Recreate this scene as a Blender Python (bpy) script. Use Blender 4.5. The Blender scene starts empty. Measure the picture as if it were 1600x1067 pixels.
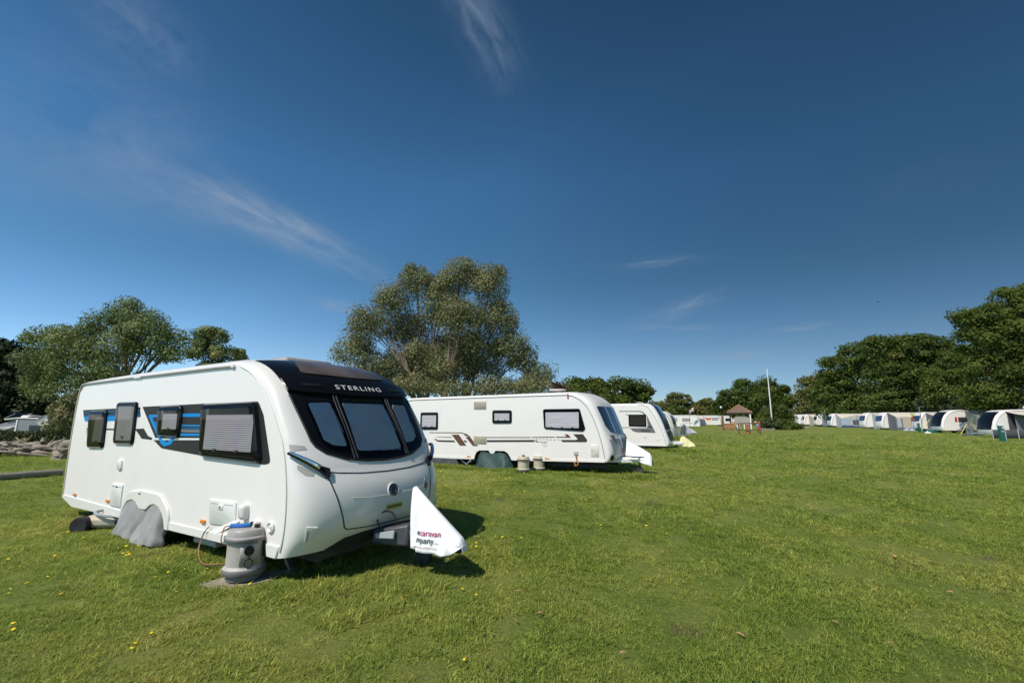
import bpy, bmesh, math, random
import numpy as np
from mathutils import Vector, Matrix
random.seed(7); RNG = np.random.default_rng(11)
SC = bpy.context.scene
COL = SC.collection
pi = math.pi; rad = math.radians
# ------------------------------------------------------------------ camera and survey helpers
F_PX, HOR, CAM_H = 711.0, 655.0, 1.75
PITCH = math.atan((HOR - 533.5) / F_PX)
CP, SP = math.cos(PITCH), math.sin(PITCH)
def ray(u, v):
    dx = (u - 800) / F_PX; dz = (533.5 - v) / F_PX
    return Vector((dx, CP - SP * dz, SP + CP * dz))
def gnd(u, v):
    r = ray(u, v); t = -CAM_H / r.z
    return Vector((r.x * t, r.y * t, 0))
def at(u, v, Y):
    r = ray(u, v); t = Y / r.y
    return Vector((r.x * t, Y, CAM_H + r.z * t))
cam_d = bpy.data.cameras.new("camera"); cam = bpy.data.objects.new("camera", cam_d); COL.objects.link(cam)
cam.location = (0, 0, CAM_H); cam.rotation_euler = (pi / 2 + PITCH, 0, 0)
cam_d.sensor_width = 36; cam_d.lens = F_PX / 1600 * 36; cam_d.clip_end = 6000; cam_d.clip_start = .05
SC.camera = cam
# ------------------------------------------------------------------ object helpers
def link(o, parent=None):
    COL.objects.link(o)
    if parent is not None: o.parent = parent
    return o
def tag(o, label=None, cat=None, group=None, kind=None):
    if label: o["label"] = label
    if cat: o["category"] = cat
    if group: o["group"] = group
    if kind: o["kind"] = kind
    return o
def thing(name, label, cat, loc=(0, 0, 0), rz=0.0, group=None, scale=1.0):
    o = bpy.data.objects.new(name, None); link(o)
    o.location = loc; o.rotation_euler = (0, 0, rz); o.scale = (scale,) * 3
    o.empty_display_size = .2
    return tag(o, label, cat, group)
def copy_tree(o, parent=None):
    c = o.copy(); COL.objects.link(c); c.parent = parent
    for ch in list(o.children): copy_tree(ch, c)
    return c
class MB:
    def __init__(s): s.v = []; s.f = []; s.m = []; s.xf = None
    def add(s, vs, fs, mi=0):
        n = len(s.v)
        if s.xf is not None: vs = [s.xf @ Vector(p) for p in vs]
        s.v.extend([tuple(p) for p in vs]); s.f.extend([tuple(i + n for i in f) for f in fs]); s.m.extend([mi] * len(fs))
        return s
    def box(s, x0, x1, y0, y1, z0, z1, mi=0):
        vs = [(x, y, z) for z in (z0, z1) for y in (y0, y1) for x in (x0, x1)]
        return s.add(vs, [(0, 2, 3, 1), (4, 5, 7, 6), (0, 1, 5, 4), (2, 6, 7, 3), (0, 4, 6, 2), (1, 3, 7, 5)], mi)
    def bar(s, a, b, w, h=None, mi=0, up=(0, 0, 1)):
        a = Vector(a); b = Vector(b); h = h or w; d = (b - a).normalized(); up = Vector(up)
        if abs(d.dot(up)) > .98: up = Vector((1, 0, 0))
        x = d.cross(up).normalized() * w / 2; y = x.cross(d).normalized() * h / 2
        vs = [a - x - y, a + x - y, a + x + y, a - x + y, b - x - y, b + x - y, b + x + y, b - x + y]
        return s.add(vs, [(3, 2, 1, 0), (4, 5, 6, 7), (0, 1, 5, 4), (1, 2, 6, 5), (2, 3, 7, 6), (3, 0, 4, 7)], mi)
    def tube(s, pts, r, seg=8, mi=0):
        pts = [Vector(p) for p in pts]; n = len(pts)
        rs = list(r) if hasattr(r, "__len__") else [r] * n
        vs = []; prev = None
        for i, p in enumerate(pts):
            d = (pts[min(i + 1, n - 1)] - pts[max(i - 1, 0)]).normalized()
            if prev is None:
                a = Vector((0, 0, 1)) if abs(d.z) < .9 else Vector((1, 0, 0))
                x = d.cross(a).normalized()
            else:
                x = (prev - d * prev.dot(d)).normalized()
            prev = x; y = d.cross(x)
            for k in range(seg):
                t = 2 * pi * k / seg
                vs.append(p + (x * math.cos(t) + y * math.sin(t)) * rs[i])
        fs = [(i * seg + k, i * seg + (k + 1) % seg, (i + 1) * seg + (k + 1) % seg, (i + 1) * seg + k) for i in range(n - 1) for k in range(seg)]
        fs.append(tuple(range(seg - 1, -1, -1))); fs.append(tuple(range((n - 1) * seg, n * seg)))
        return s.add(vs, fs, mi)
    def lathe(s, prof, c=(0, 0, 0), ax="z", seg=32, mi=0):
        c = Vector(c); vs = []; n = len(prof)
        for (r, h) in prof:
            for k in range(seg):
                t = 2 * pi * k / seg; a, b = r * math.cos(t), r * math.sin(t)
                vs.append(c + (Vector((a, b, h)) if ax == "z" else Vector((a, h, -b)) if ax == "y" else Vector((h, a, b))))
        fs = [(i * seg + k, i * seg + (k + 1) % seg, (i + 1) * seg + (k + 1) % seg, (i + 1) * seg + k) for i in range(n - 1) for k in range(seg)]
        if prof[0][0] > 1e-6: fs.append(tuple(range(seg - 1, -1, -1)))
        if prof[-1][0] > 1e-6: fs.append(tuple(range((n - 1) * seg, n * seg)))
        return s.add(vs, fs, mi)
    def prism(s, poly, y0, y1, mi=0):          # poly in (x, z), extruded along y
        n = len(poly)
        vs = [(x, y0, z) for x, z in poly] + [(x, y1, z) for x, z in poly]
        fs = [tuple(range(n)), tuple(range(2 * n - 1, n - 1, -1))] + [(i, i + n, (i + 1) % n + n, (i + 1) % n) for i in range(n)]
        return s.add(vs, fs, mi)
    def slab(s, poly, z0, z1, mi=0):           # poly in (x, y), extruded along z
        n = len(poly)
        vs = [(x, y, z0) for x, y in poly] + [(x, y, z1) for x, y in poly]
        fs = [tuple(range(n - 1, -1, -1)), tuple(range(n, 2 * n))] + [(i, (i + 1) % n, (i + 1) % n + n, i + n) for i in range(n)]
        return s.add(vs, fs, mi)
    def grid(s, fn, nu, nv, mi=0):
        vs = [fn(i / nu, j / nv) for i in range(nu + 1) for j in range(nv + 1)]
        fs = [(i * (nv + 1) + j, (i + 1) * (nv + 1) + j, (i + 1) * (nv + 1) + j + 1, i * (nv + 1) + j + 1) for i in range(nu) for j in range(nv)]
        return s.add(vs, fs, mi)
    def build(s, name, mats, parent=None, smooth=True, angle=35, bevel=0, solid=0, fix=True):
        me = bpy.data.meshes.new(name); me.from_pydata(s.v, [], s.f)
        if not isinstance(mats, (list, tuple)): mats = [mats]
        for m in mats: me.materials.append(m)
        me.polygons.foreach_set("material_index", s.m)
        if fix:
            bm = bmesh.new(); bm.from_mesh(me); bmesh.ops.recalc_face_normals(bm, faces=bm.faces); bm.to_mesh(me); bm.free()
        if smooth:
            me.polygons.foreach_set("use_smooth", [True] * len(me.polygons)); me.set_sharp_from_angle(angle=rad(angle))
        me.update()
        o = bpy.data.objects.new(name, me); link(o, parent)
        if solid:
            md = o.modifiers.new("solid", "SOLIDIFY"); md.thickness = solid; md.offset = 0
        if bevel:
            md = o.modifiers.new("bevel", "BEVEL"); md.width = bevel; md.segments = 2; md.limit_method = "ANGLE"; md.angle_limit = rad(40)
        return o
def roundpoly(pts, r, n=5):
    out = []; N = len(pts); rs = r if hasattr(r, "__len__") else [r] * N
    for i in range(N):
        p = Vector(pts[i]).to_2d(); a = (Vector(pts[i - 1]).to_2d() - p); b = (Vector(pts[(i + 1) % N]).to_2d() - p)
        la, lb = a.length, b.length; a.normalize(); b.normalize()
        ang = math.acos(max(-1, min(1, a.dot(b))))
        d = min(rs[i] / math.tan(ang / 2), la * .48, lb * .48)
        if d < 1e-4: out.append(tuple(p)); continue
        p0 = p + a * d; p1 = p + b * d
        for k in range(n + 1):
            t = k / n
            q = p0 * (1 - t) ** 2 + p * 2 * t * (1 - t) + p1 * t * t
            out.append((q.x, q.y))
    return out
def inset(poly, b):
    N = len(poly); out = []
    area = sum(poly[i][0] * poly[(i + 1) % N][1] - poly[(i + 1) % N][0] * poly[i][1] for i in range(N))
    sg = 1 if area > 0 else -1
    for i in range(N):
        p = Vector(poly[i]); a = (p - Vector(poly[i - 1])); c = (Vector(poly[(i + 1) % N]) - p)
        if a.length < 1e-7 or c.length < 1e-7: out.append(tuple(p)); continue
        a.normalize(); c.normalize()
        n1 = Vector((-a.y, a.x)) * sg; n2 = Vector((-c.y, c.x)) * sg
        m = n1 + n2
        if m.length < 1e-6: out.append(tuple(p)); continue
        m.normalize(); k = b / max(.35, m.dot(n1))
        q = p + m * k; out.append((q.x, q.y))
    return out
def text2d(txt, font_scale_x=1.0, bold=0.0, shear=0.0, spacing=1.0):
    cu = bpy.data.curves.new("txt", "FONT"); cu.body = txt; cu.size = 1.0; cu.offset = bold; cu.shear = shear; cu.space_character = spacing
    cu.fill_mode = "FRONT"; cu.resolution_u = 3; cu.align_x = "LEFT"
    ob = bpy.data.objects.new("txt", cu); COL.objects.link(ob)
    bpy.context.view_layer.update()
    dg = bpy.context.evaluated_depsgraph_get()
    me = bpy.data.meshes.new_from_object(ob.evaluated_get(dg))
    vs = [(v.co.x * font_scale_x, v.co.y) for v in me.vertices]; fs = [tuple(p.vertices) for p in me.polygons]
    bpy.data.objects.remove(ob); bpy.data.meshes.remove(me); bpy.data.curves.remove(cu)
    x0 = min(v[0] for v in vs); x1 = max(v[0] for v in vs)
    return [((x - x0) / (x1 - x0), y) for x, y in vs], fs, (x1 - x0)
def text_on(mb, txt, fn, a0, a1, b0, cap, mi=0, **kw):    # fn(a, b) -> 3D point; a runs a0..a1, baseline b0, capital height cap
    vs, fs, w = text2d(txt, **kw)
    mb.add([fn(a0 + x * (a1 - a0), b0 + y / .729 * cap) for x, y in vs], fs, mi)
def patch(poly, fn, off, thick, cu=0, cv=0, mb=None, mi=0):
    """a sheet of real thickness laid on a curved surface fn(a,b)->(pos,normal)"""
    bm = bmesh.new(); bm.faces.new([bm.verts.new((a, b, 0)) for a, b in poly])
    xs = [p[0] for p in poly]; ys = [p[1] for p in poly]
    bmesh.ops.triangulate(bm, faces=bm.faces[:])
    for k in range(1, cu):
        x = min(xs) + (max(xs) - min(xs)) * k / cu
        bmesh.ops.bisect_plane(bm, geom=bm.verts[:] + bm.edges[:] + bm.faces[:], plane_co=(x, 0, 0), plane_no=(1, 0, 0))
    for k in range(1, cv):
        y = min(ys) + (max(ys) - min(ys)) * k / cv
        bmesh.ops.bisect_plane(bm, geom=bm.verts[:] + bm.edges[:] + bm.faces[:], plane_co=(0, y, 0), plane_no=(0, 1, 0))
    bmesh.ops.dissolve_degenerate(bm, edges=bm.edges[:], dist=1e-6)
    bm.verts.index_update()
    V = []; 
    for v in bm.verts:
        p, n = fn(v.co.x, v.co.y); V.append((p + n * off, p + n * (off - thick)))
    fs = [tuple(v.index for v in f.verts) for f in bm.faces]
    n0 = len(V); vs = [a for a, b in V] + [b for a, b in V]
    side = []
    for e in bm.edges:
        if len(e.link_faces) == 1:
            i, j = e.verts[0].index, e.verts[1].index; side.append((i, j, j + n0, i + n0))
    bm.free()
    mb = mb or MB(); mb.add(vs, fs + side, mi); return mb
# ------------------------------------------------------------------ materials
def nmat(name):
    m = bpy.data.materials.new(name); m.use_nodes = True; nt = m.node_tree
    b = nt.nodes.get("Principled BSDF"); return m, nt, b
def N(nt, typ, **kw):
    n = nt.nodes.new(typ)
    for k, v in kw.items():
        if k.startswith("i_"):
            key = k[2:]; n.inputs[int(key) if key.isdigit() else key.replace("_", " ")].default_value = v
        else: setattr(n, k, v)
    return n
def ramp(nt, stops):
    r = nt.nodes.new("ShaderNodeValToRGB"); e = r.color_ramp.elements
    while len(e) > 1: e.remove(e[-1])
    e[0].position = stops[0][0]; e[0].color = (*stops[0][1], 1)
    for p, c in stops[1:]:
        x = e.new(p); x.color = (*c, 1)
    return r
def mat(name, col, rough=.5, metal=0, coat=0, var=0, vscale=6, bump=0, bscale=60, spec=.5, coord="Object", stretch=(1, 1, 1), alt=None, sheen=0, detail=4):
    m, nt, b = nmat(name); L = nt.links.new
    b.inputs["Base Color"].default_value = (*col, 1); b.inputs["Roughness"].default_value = rough
    b.inputs["Metallic"].default_value = metal; b.inputs["Coat Weight"].default_value = coat; b.inputs["Coat Roughness"].default_value = .06
    b.inputs["Specular IOR Level"].default_value = spec
    if sheen: b.inputs["Sheen Weight"].default_value = sheen
    tc = N(nt, "ShaderNodeTexCoord"); mp = N(nt, "ShaderNodeMapping"); mp.inputs["Scale"].default_value = stretch
    L(tc.outputs[coord], mp.inputs[0])
    if var or alt:
        nz = N(nt, "ShaderNodeTexNoise"); nz.inputs["Scale"].default_value = vscale; nz.inputs["Detail"].default_value = detail; L(mp.outputs[0], nz.inputs["Vector"])
        c2 = alt or tuple(min(1, c * (1 + var)) for c in col); c1 = col if alt else tuple(c * (1 - var) for c in col)
        r = ramp(nt, [(.3, c1), (.7, c2)]); L(nz.outputs["Fac"], r.inputs[0]); L(r.outputs[0], b.inputs["Base Color"])
        rr = N(nt, "ShaderNodeMapRange"); rr.inputs[3].default_value = rough * .85; rr.inputs[4].default_value = min(1, rough * 1.2)
        L(nz.outputs["Fac"], rr.inputs[0]); L(rr.outputs[0], b.inputs["Roughness"])
    if bump:
        n2 = N(nt, "ShaderNodeTexNoise"); n2.inputs["Scale"].default_value = bscale; n2.inputs["Detail"].default_value = 5; L(mp.outputs[0], n2.inputs["Vector"])
        bp = N(nt, "ShaderNodeBump"); bp.inputs["Strength"].default_value = bump; bp.inputs["Distance"].default_value = .02
        L(n2.outputs["Fac"], bp.inputs["Height"]); L(bp.outputs[0], b.inputs["Normal"])
    return m
M = {}
def white_gelcoat(name, col, rough=.3):
    m, nt, b = nmat(name); L = nt.links.new
    tc = N(nt, "ShaderNodeTexCoord"); mp = N(nt, "ShaderNodeMapping"); mp.inputs["Scale"].default_value = (1.2, 1.2, .6); L(tc.outputs["Object"], mp.inputs[0])
    nz = N(nt, "ShaderNodeTexNoise"); nz.inputs["Scale"].default_value = 2.2; nz.inputs["Detail"].default_value = 6; L(mp.outputs[0], nz.inputs["Vector"])
    r = ramp(nt, [(.35, tuple(c * .975 for c in col)), (.62, col)]); L(nz.outputs["Fac"], r.inputs[0]); L(r.outputs[0], b.inputs["Base Color"])
    n2 = N(nt, "ShaderNodeTexNoise"); n2.inputs["Scale"].default_value = 1.3; n2.inputs["Detail"].default_value = 2; L(tc.outputs["Object"], n2.inputs["Vector"])
    bp = N(nt, "ShaderNodeBump"); bp.inputs["Strength"].default_value = .12; bp.inputs["Distance"].default_value = .03; L(n2.outputs["Fac"], bp.inputs["Height"]); L(bp.outputs[0], b.inputs["Normal"])
    b.inputs["Roughness"].default_value = rough; b.inputs["Coat Weight"].default_value = .25; b.inputs["Coat Roughness"].default_value = .1
    return m
M["white"] = white_gelcoat("white_gelcoat", (.79, .755, .705))
M["white2"] = white_gelcoat("white_aluminium", (.82, .775, .73), .4)
M["cream"] = white_gelcoat("cream_white", (.74, .71, .64), .4)
M["plastic_white"] = mat("white_plastic", (.76, .75, .71), .4, var=.03, vscale=4)
M["seam"] = mat("sealant_grey", (.40, .39, .36), .6)
M["gap"] = mat("dark_gap", (.03, .03, .03), .7)
M["black_gloss"] = mat("black_acrylic", (.006, .006, .007), .08, spec=.25)
M["black_satin"] = mat("black_satin", (.016, .015, .014), .3, var=.2, vscale=8)
M["black_plastic"] = mat("black_plastic", (.035, .035, .037), .5, var=.2, vscale=9)
M["grey_plastic"] = mat("dark_grey_plastic", (.055, .056, .06), .45, var=.15, vscale=7, bump=.1, bscale=200)
M["steel"] = mat("galvanised_steel", (.45, .46, .47), .42, metal=.9, var=.15, vscale=12)
M["chrome"] = mat("chrome", (.82, .84, .87), .07, metal=1)
M["alu"] = mat("satin_aluminium", (.62, .62, .62), .3, metal=.9)
M["rubber"] = mat("tyre_rubber", (.018, .018, .018), .8, var=.2, bump=.2, bscale=90)
M["blue"] = mat("blue_vinyl", (.003, .23, .58), .5, spec=.2)
M["blue_dark"] = mat("deep_blue_vinyl", (.012, .085, .19), .5, spec=.2)
M["vinyl_dark"] = mat("charcoal_vinyl", (.026, .024, .021), .5, spec=.2)
M["vinyl_grey"] = mat("grey_vinyl", (.16, .155, .15), .4)
M["amber"] = mat("amber_lens", (.80, .22, .01), .2, coat=.5)
M["red"] = mat("red_lens", (.55, .05, .03), .25, coat=.4)
M["cover_grey"] = mat("grey_cover_cloth", (.27, .265, .255), .75, var=.12, vscale=5, bump=.25, bscale=14, sheen=.2)
M["cover_white"] = mat("white_cover_cloth", (.80, .80, .79), .6, var=.03, vscale=4, bump=.12, bscale=9)
M["cover_green"] = mat("dark_green_cover_cloth", (.018, .055, .045), .6, var=.2, vscale=6, bump=.3, bscale=14)
M["cover_yellow"] = mat("pale_yellow_cover_cloth", (.72, .66, .33), .7, var=.06, vscale=4, bump=.2, bscale=10)
M["taupe"] = mat("taupe_polythene", (.42, .39, .34), .5, var=.07, vscale=6, bump=.08, bscale=40)
M["taupe_lid"] = mat("grey_taupe_polythene", (.34, .315, .29), .45, var=.06, vscale=6)
M["taupe_dark"] = mat("grey_rubber_band", (.16, .15, .15), .55, var=.1)
M["beige"] = mat("beige_polythene", (.52, .45, .33), .5, var=.08, vscale=7)
M["hose"] = mat("grey_hose", (.32, .34, .35), .45)
M["cable_brown"] = mat("copper_orange_cable", (.38, .16, .05), .5)
M["blue_plug"] = mat("blue_connector_plastic", (.02, .14, .45), .4)
M["slab"] = mat("concrete_slab", (.33, .28, .21), .9, var=.25, vscale=9, bump=.5, bscale=60)
M["brown"] = mat("brown_vinyl", (.115, .050, .026), .4, var=.12, vscale=20)
M["brown_dark"] = mat("dark_brown_vinyl", (.05, .038, .028), .4)
M["beige_vent"] = None
M["bag"] = mat("charcoal_cloth", (.06, .06, .065), .85, var=.25, vscale=9, bump=.3, bscale=20)
M["curtain"] = mat("pale_lilac_blind", (.60, .60, .66), .7, var=.14, vscale=3, stretch=(.4, .4, 6))
M["curtain_dark"] = mat("dark_grey_blind", (.085, .082, .08), .6, var=.15, vscale=3, stretch=(.4, .4, 8))
M["curtain_pink"] = mat("pinkish_blind", (.52, .42, .38), .7, var=.06)
def striped(name, c1, c2, pitch=.024, frac=.3, coord="Object", axis=2, glossy=.5):
    m, nt, b = nmat(name); L = nt.links.new
    tc = N(nt, "ShaderNodeTexCoord"); sx = N(nt, "ShaderNodeSeparateXYZ"); L(tc.outputs[coord], sx.inputs[0])
    mu = N(nt, "ShaderNodeMath", operation="MULTIPLY"); mu.inputs[1].default_value = 1 / pitch; L(sx.outputs[axis], mu.inputs[0])
    fr = N(nt, "ShaderNodeMath", operation="FRACT"); L(mu.outputs[0], fr.inputs[0])
    nz = N(nt, "ShaderNodeTexNoise"); nz.inputs["Scale"].default_value = 3; L(tc.outputs[coord], nz.inputs["Vector"])
    r = ramp(nt, [(0, c2), (frac, c2), (frac + .18, c1), (.85, c1), (1, c2)]); L(fr.outputs[0], r.inputs[0])
    mx = N(nt, "ShaderNodeMixRGB", blend_type="MULTIPLY"); mx.inputs[0].default_value = .35; L(r.outputs[0], mx.inputs[1]); L(nz.outputs["Color"], mx.inputs[2]); L(mx.outputs[0], b.inputs["Base Color"])
    b.inputs["Roughness"].default_value = glossy
    return m
M["blind"] = striped("pleated_grey_blind", (.58, .58, .62), (.18, .18, .20), .026, .25)
M["blind_front"] = striped("front_pleated_blind", (.84, .83, .86), (.50, .50, .53), .022, .15)
M["blind_mesh"] = striped("fly_screen", (.33, .32, .32), (.25, .245, .245), .012, .3)
M["vent"] = striped("beige_louvre", (.56, .49, .39), (.36, .31, .25), .05, .25)
M["roof_tile"] = None
def glass_mat(name, tint, gl=.06):
    m, nt, b = nmat(name); L = nt.links.new
    nt.nodes.remove(b)
    tr = N(nt, "ShaderNodeBsdfTransparent"); tr.inputs[0].default_value = (*tint, 1)
    g = N(nt, "ShaderNodeBsdfGlossy"); g.inputs["Roughness"].default_value = .03; g.inputs[0].default_value = (1, 1, 1, 1)
    fz = N(nt, "ShaderNodeFresnel"); fz.inputs["IOR"].default_value = 1.16
    mx = N(nt, "ShaderNodeMixShader"); L(fz.outputs[0], mx.inputs[0]); L(tr.outputs[0], mx.inputs[1]); L(g.outputs[0], mx.inputs[2])
    L(mx.outputs[0], nt.nodes["Material Output"].inputs[0]); return m
M["glass"] = glass_mat("tinted_acrylic", (.86, .85, .84))
M["glass_dark"] = glass_mat("dark_tinted_acrylic", (.58, .55, .54))
M["glass_clear"] = glass_mat("clear_acrylic", (.85, .87, .88))
M["window_blue"] = mat("blue_tinted_window", (.02, .04, .07), .06, coat=.6)
M["carbon"] = mat("dark_mottled_panel", (.02, .022, .022), .25, alt=(.10, .105, .10), vscale=18)
# cloths and camp things
M["canvas_cream"] = mat("cream_canvas", (.62, .56, .46), .8, var=.06, vscale=2, bump=.1, bscale=8)
M["canvas_beige"] = mat("beige_canvas", (.50, .43, .33), .8, var=.07, vscale=2)
M["canvas_grey"] = mat("grey_canvas", (.15, .155, .17), .8, var=.12, vscale=2)
M["canvas_ltgrey"] = mat("light_grey_canvas", (.42, .44, .48), .8, var=.08, vscale=2)
M["canvas_blue"] = mat("blue_canvas", (.04, .07, .22), .8, var=.1, vscale=2)
M["canvas_paleblue"] = mat("pale_blue_canvas", (.38, .45, .58), .8, var=.06, vscale=2)
M["tent_window"] = mat("clear_tent_window", (.10, .11, .13), .2, var=.3, vscale=3)
M["post_green"] = mat("green_post_paint", (.005, .10, .075), .5, var=.1)
M["sheet_green"] = mat("grey_green_tarp", (.06, .085, .075), .6, var=.3, vscale=5, bump=.5, bscale=5)
M["strap"] = mat("yellow_strap", (.72, .62, .12), .6)
M["red_plastic"] = mat("red_plastic", (.72, .05, .04), .4)
M["orange"] = mat("orange_red_band", (.75, .13, .05), .5)
M["blue_cloth"] = mat("pale_blue_cloth", (.20, .36, .60), .8)
M["pink_cloth"] = mat("pale_pink_cloth", (.72, .60, .60), .8)
M["wood"] = mat("brown_timber", (.20, .10, .045), .8, var=.3, vscale=6, stretch=(6, 6, .8), bump=.3, bscale=30)
M["wood_light"] = mat("orange_timber", (.36, .19, .08), .8, var=.25, vscale=6, stretch=(6, 6, .8))
M["wood_grey"] = mat("weathered_timber", (.30, .27, .23), .85, alt=(.16, .14, .12), vscale=5, stretch=(1.2, 1.2, 12))
M["wood_board"] = mat("pale_weathered_boards", (.46, .42, .37), .85, alt=(.24, .21, .18), vscale=4, stretch=(.7, .7, 9), bump=.3, bscale=14)
M["wood_dark"] = mat("dark_timber", (.035, .028, .022), .85)
M["log"] = mat("grey_log", (.36, .32, .26), .9, alt=(.19, .165, .13), vscale=5, stretch=(1, 7, 7), bump=.7, bscale=14)
M["drift"] = mat("bleached_dead_wood", (.07, .052, .04), .9, alt=(.46, .385, .30), vscale=1.7, stretch=(.6, 5, 7), bump=1, bscale=8, detail=9)
M["stone"] = mat("pale_edging_stone", (.36, .31, .24), .9, alt=(.22, .18, .14), vscale=6, bump=.4)
M["terracotta"] = mat("terracotta", (.42, .15, .08), .8, var=.15)
M["tile"] = mat("brown_clay_tiles", (.20, .125, .085), .85, alt=(.11, .075, .055), vscale=7, stretch=(1, 1, 5), bump=.5, bscale=12)
M["ridge"] = mat("orange_ridge_tiles", (.42, .22, .10), .8, var=.15)
M["pole_white"] = mat("white_painted_pole", (.80, .80, .78), .4, var=.04)
M["dish"] = mat("off_white_dish", (.72, .69, .63), .5, var=.04)
M["camper_grey"] = mat("grey_camper_panel", (.22, .225, .235), .45, var=.06)
M["flower"] = mat("yellow_petals", (.85, .62, .01), .6)
M["stem"] = mat("green_stem", (.09, .16, .03), .6)
M["dead_leaf"] = mat("dry_brown_leaf", (.42, .23, .12), .8, var=.25, vscale=40)
M["bird"] = mat("dark_bird_feathers", (.04, .035, .03), .8)
M["flag_white"] = mat("white_flag_cloth", (.78, .74, .76), .8)
M["flag_red"] = mat("red_flag_cloth", (.45, .06, .16), .8)
M["bark"] = mat("grey_brown_bark", (.12, .09, .065), .9, alt=(.06, .045, .035), vscale=4, stretch=(3, 3, .7), bump=.6, bscale=9)
M["bark_euc"] = mat("pale_gum_bark", (.27, .205, .15), .8, alt=(.12, .085, .06), vscale=3, stretch=(2, 2, .6), bump=.3)
M["wire"] = mat("dark_wire", (.05, .05, .05), .5)
def leaf_mat(name, stops, trans=.25, rough=.55):
    m, nt, b = nmat(name); L = nt.links.new
    at_ = N(nt, "ShaderNodeAttribute", attribute_name="tint")
    r = ramp(nt, stops); L(at_.outputs["Fac"], r.inputs[0]); L(r.outputs[0], b.inputs["Base Color"]); b.inputs["Roughness"].default_value = rough
    b.inputs["Specular IOR Level"].default_value = .18
    t = N(nt, "ShaderNodeBsdfTranslucent"); hs = N(nt, "ShaderNodeHueSaturation"); hs.inputs["Value"].default_value = 1.5; hs.inputs["Hue"].default_value = .485
    L(r.outputs[0], hs.inputs["Color"]); L(hs.outputs[0], t.inputs[0])
    mx = N(nt, "ShaderNodeMixShader"); mx.inputs[0].default_value = trans; L(b.outputs[0], mx.inputs[1]); L(t.outputs[0], mx.inputs[2])
    L(mx.outputs[0], nt.nodes["Material Output"].inputs[0]); return m
M["leaf_euc"] = leaf_mat("gum_leaves", [(0, (0.110, 0.126, 0.047)), (.45, (0.209, 0.227, 0.099)), (.8, (0.290, 0.279, 0.145)), (1, (0.340, 0.220, 0.111))], .2)
M["leaf_euc_green"] = leaf_mat("green_gum_leaves", [(0, (0.084, 0.126, 0.043)), (.5, (0.182, 0.237, 0.084)), (1, (0.336, 0.334, 0.119))], .2)
M["leaf_oak"] = leaf_mat("oak_leaves", [(0, (0.037, 0.061, 0.012)), (.5, (0.072, 0.113, 0.020)), (.9, (0.129, 0.161, 0.030)), (1, (0.165, 0.130, 0.041))], .25)
M["leaf_oak_light"] = leaf_mat("light_oak_leaves", [(0, (0.044, 0.070, 0.013)), (.5, (0.099, 0.134, 0.023)), (1, (0.168, 0.188, 0.038))], .3)
M["leaf_dark"] = leaf_mat("dark_leaves", [(0, (0.011, 0.021, 0.008)), (.6, (0.025, 0.041, 0.014)), (1, (0.052, 0.063, 0.021))], .15)  # shade of the left tree and the understorey put into the leaf colour
M["leaf_olive"] = leaf_mat("olive_leaves", [(0, (0.075, 0.090, 0.024)), (.5, (0.143, 0.150, 0.039)), (1, (0.240, 0.203, 0.060))], .25)
M["leaf_hedge"] = leaf_mat("hedge_leaves", [(0, (0.030, 0.045, 0.015)), (.6, (0.060, 0.083, 0.027)), (1, (0.135, 0.135, 0.053))], .15)
M["leaf_purple"] = leaf_mat("purple_brown_leaves", [(0, (0.075, 0.030, 0.038)), (1, (0.210, 0.090, 0.090))], .2)
M["skylight"] = mat("smoky_skylight", (.03, .028, .027), .06, spec=.5, alt=(.12, .092, .075), vscale=1.5, stretch=(.4, 1, 1))  # lighter brown mottling stands in for reflections in the tinted pane
M["badge_metal"] = mat("dark_badge_metal", (.16, .17, .18), .2, metal=.8, var=.4, vscale=30)
M["leaf_bush"] = leaf_mat("bright_bush_leaves", [(0, (.05, .075, .014)), (.5, (.10, .13, .024)), (1, (.17, .18, .04))], .25)
# ------------------------------------------------------------------ light and sky
SUN_EL, SUN_AZ = rad(51.0), math.atan2(-.698, -.716)
sd = Vector((math.cos(SUN_EL) * math.sin(SUN_AZ), math.cos(SUN_EL) * math.cos(SUN_AZ), math.sin(SUN_EL)))
sl = bpy.data.lights.new("sun", "SUN"); sl.energy = 4.4; sl.angle = rad(.5); sl.color = (1, .94, .85)
so = bpy.data.objects.new("sun", sl); link(so); so.rotation_euler = sd.to_track_quat("Z", "Y").to_euler(); so.location = sd * 60
W = bpy.data.worlds.new("World"); SC.world = W; W.use_nodes = True; wt = W.node_tree; L = wt.links.new
bg = wt.nodes["Background"]
sky = N(wt, "ShaderNodeTexSky", sky_type="NISHITA"); sky.sun_disc = False; sky.sun_elevation = SUN_EL; sky.sun_rotation = SUN_AZ
sky.altitude = 0; sky.air_density = 1.0; sky.dust_density = 0; sky.ozone_density = 6
tc = N(wt, "ShaderNodeTexCoord")
def vdot(v):
    n = N(wt, "ShaderNodeVectorMath", operation="DOT_PRODUCT"); n.inputs[1].default_value = v; L(tc.outputs["Generated"], n.inputs[0]); return n.outputs["Value"]
def mth(op, a, b=None, clamp=False):
    n = N(wt, "ShaderNodeMath", operation=op); n.use_clamp = clamp
    for i, x in enumerate((a, b)):
        if x is None: continue
        if isinstance(x, (int, float)): n.inputs[i].default_value = x
        else: L(x, n.inputs[i])
    return n.outputs[0]
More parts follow.
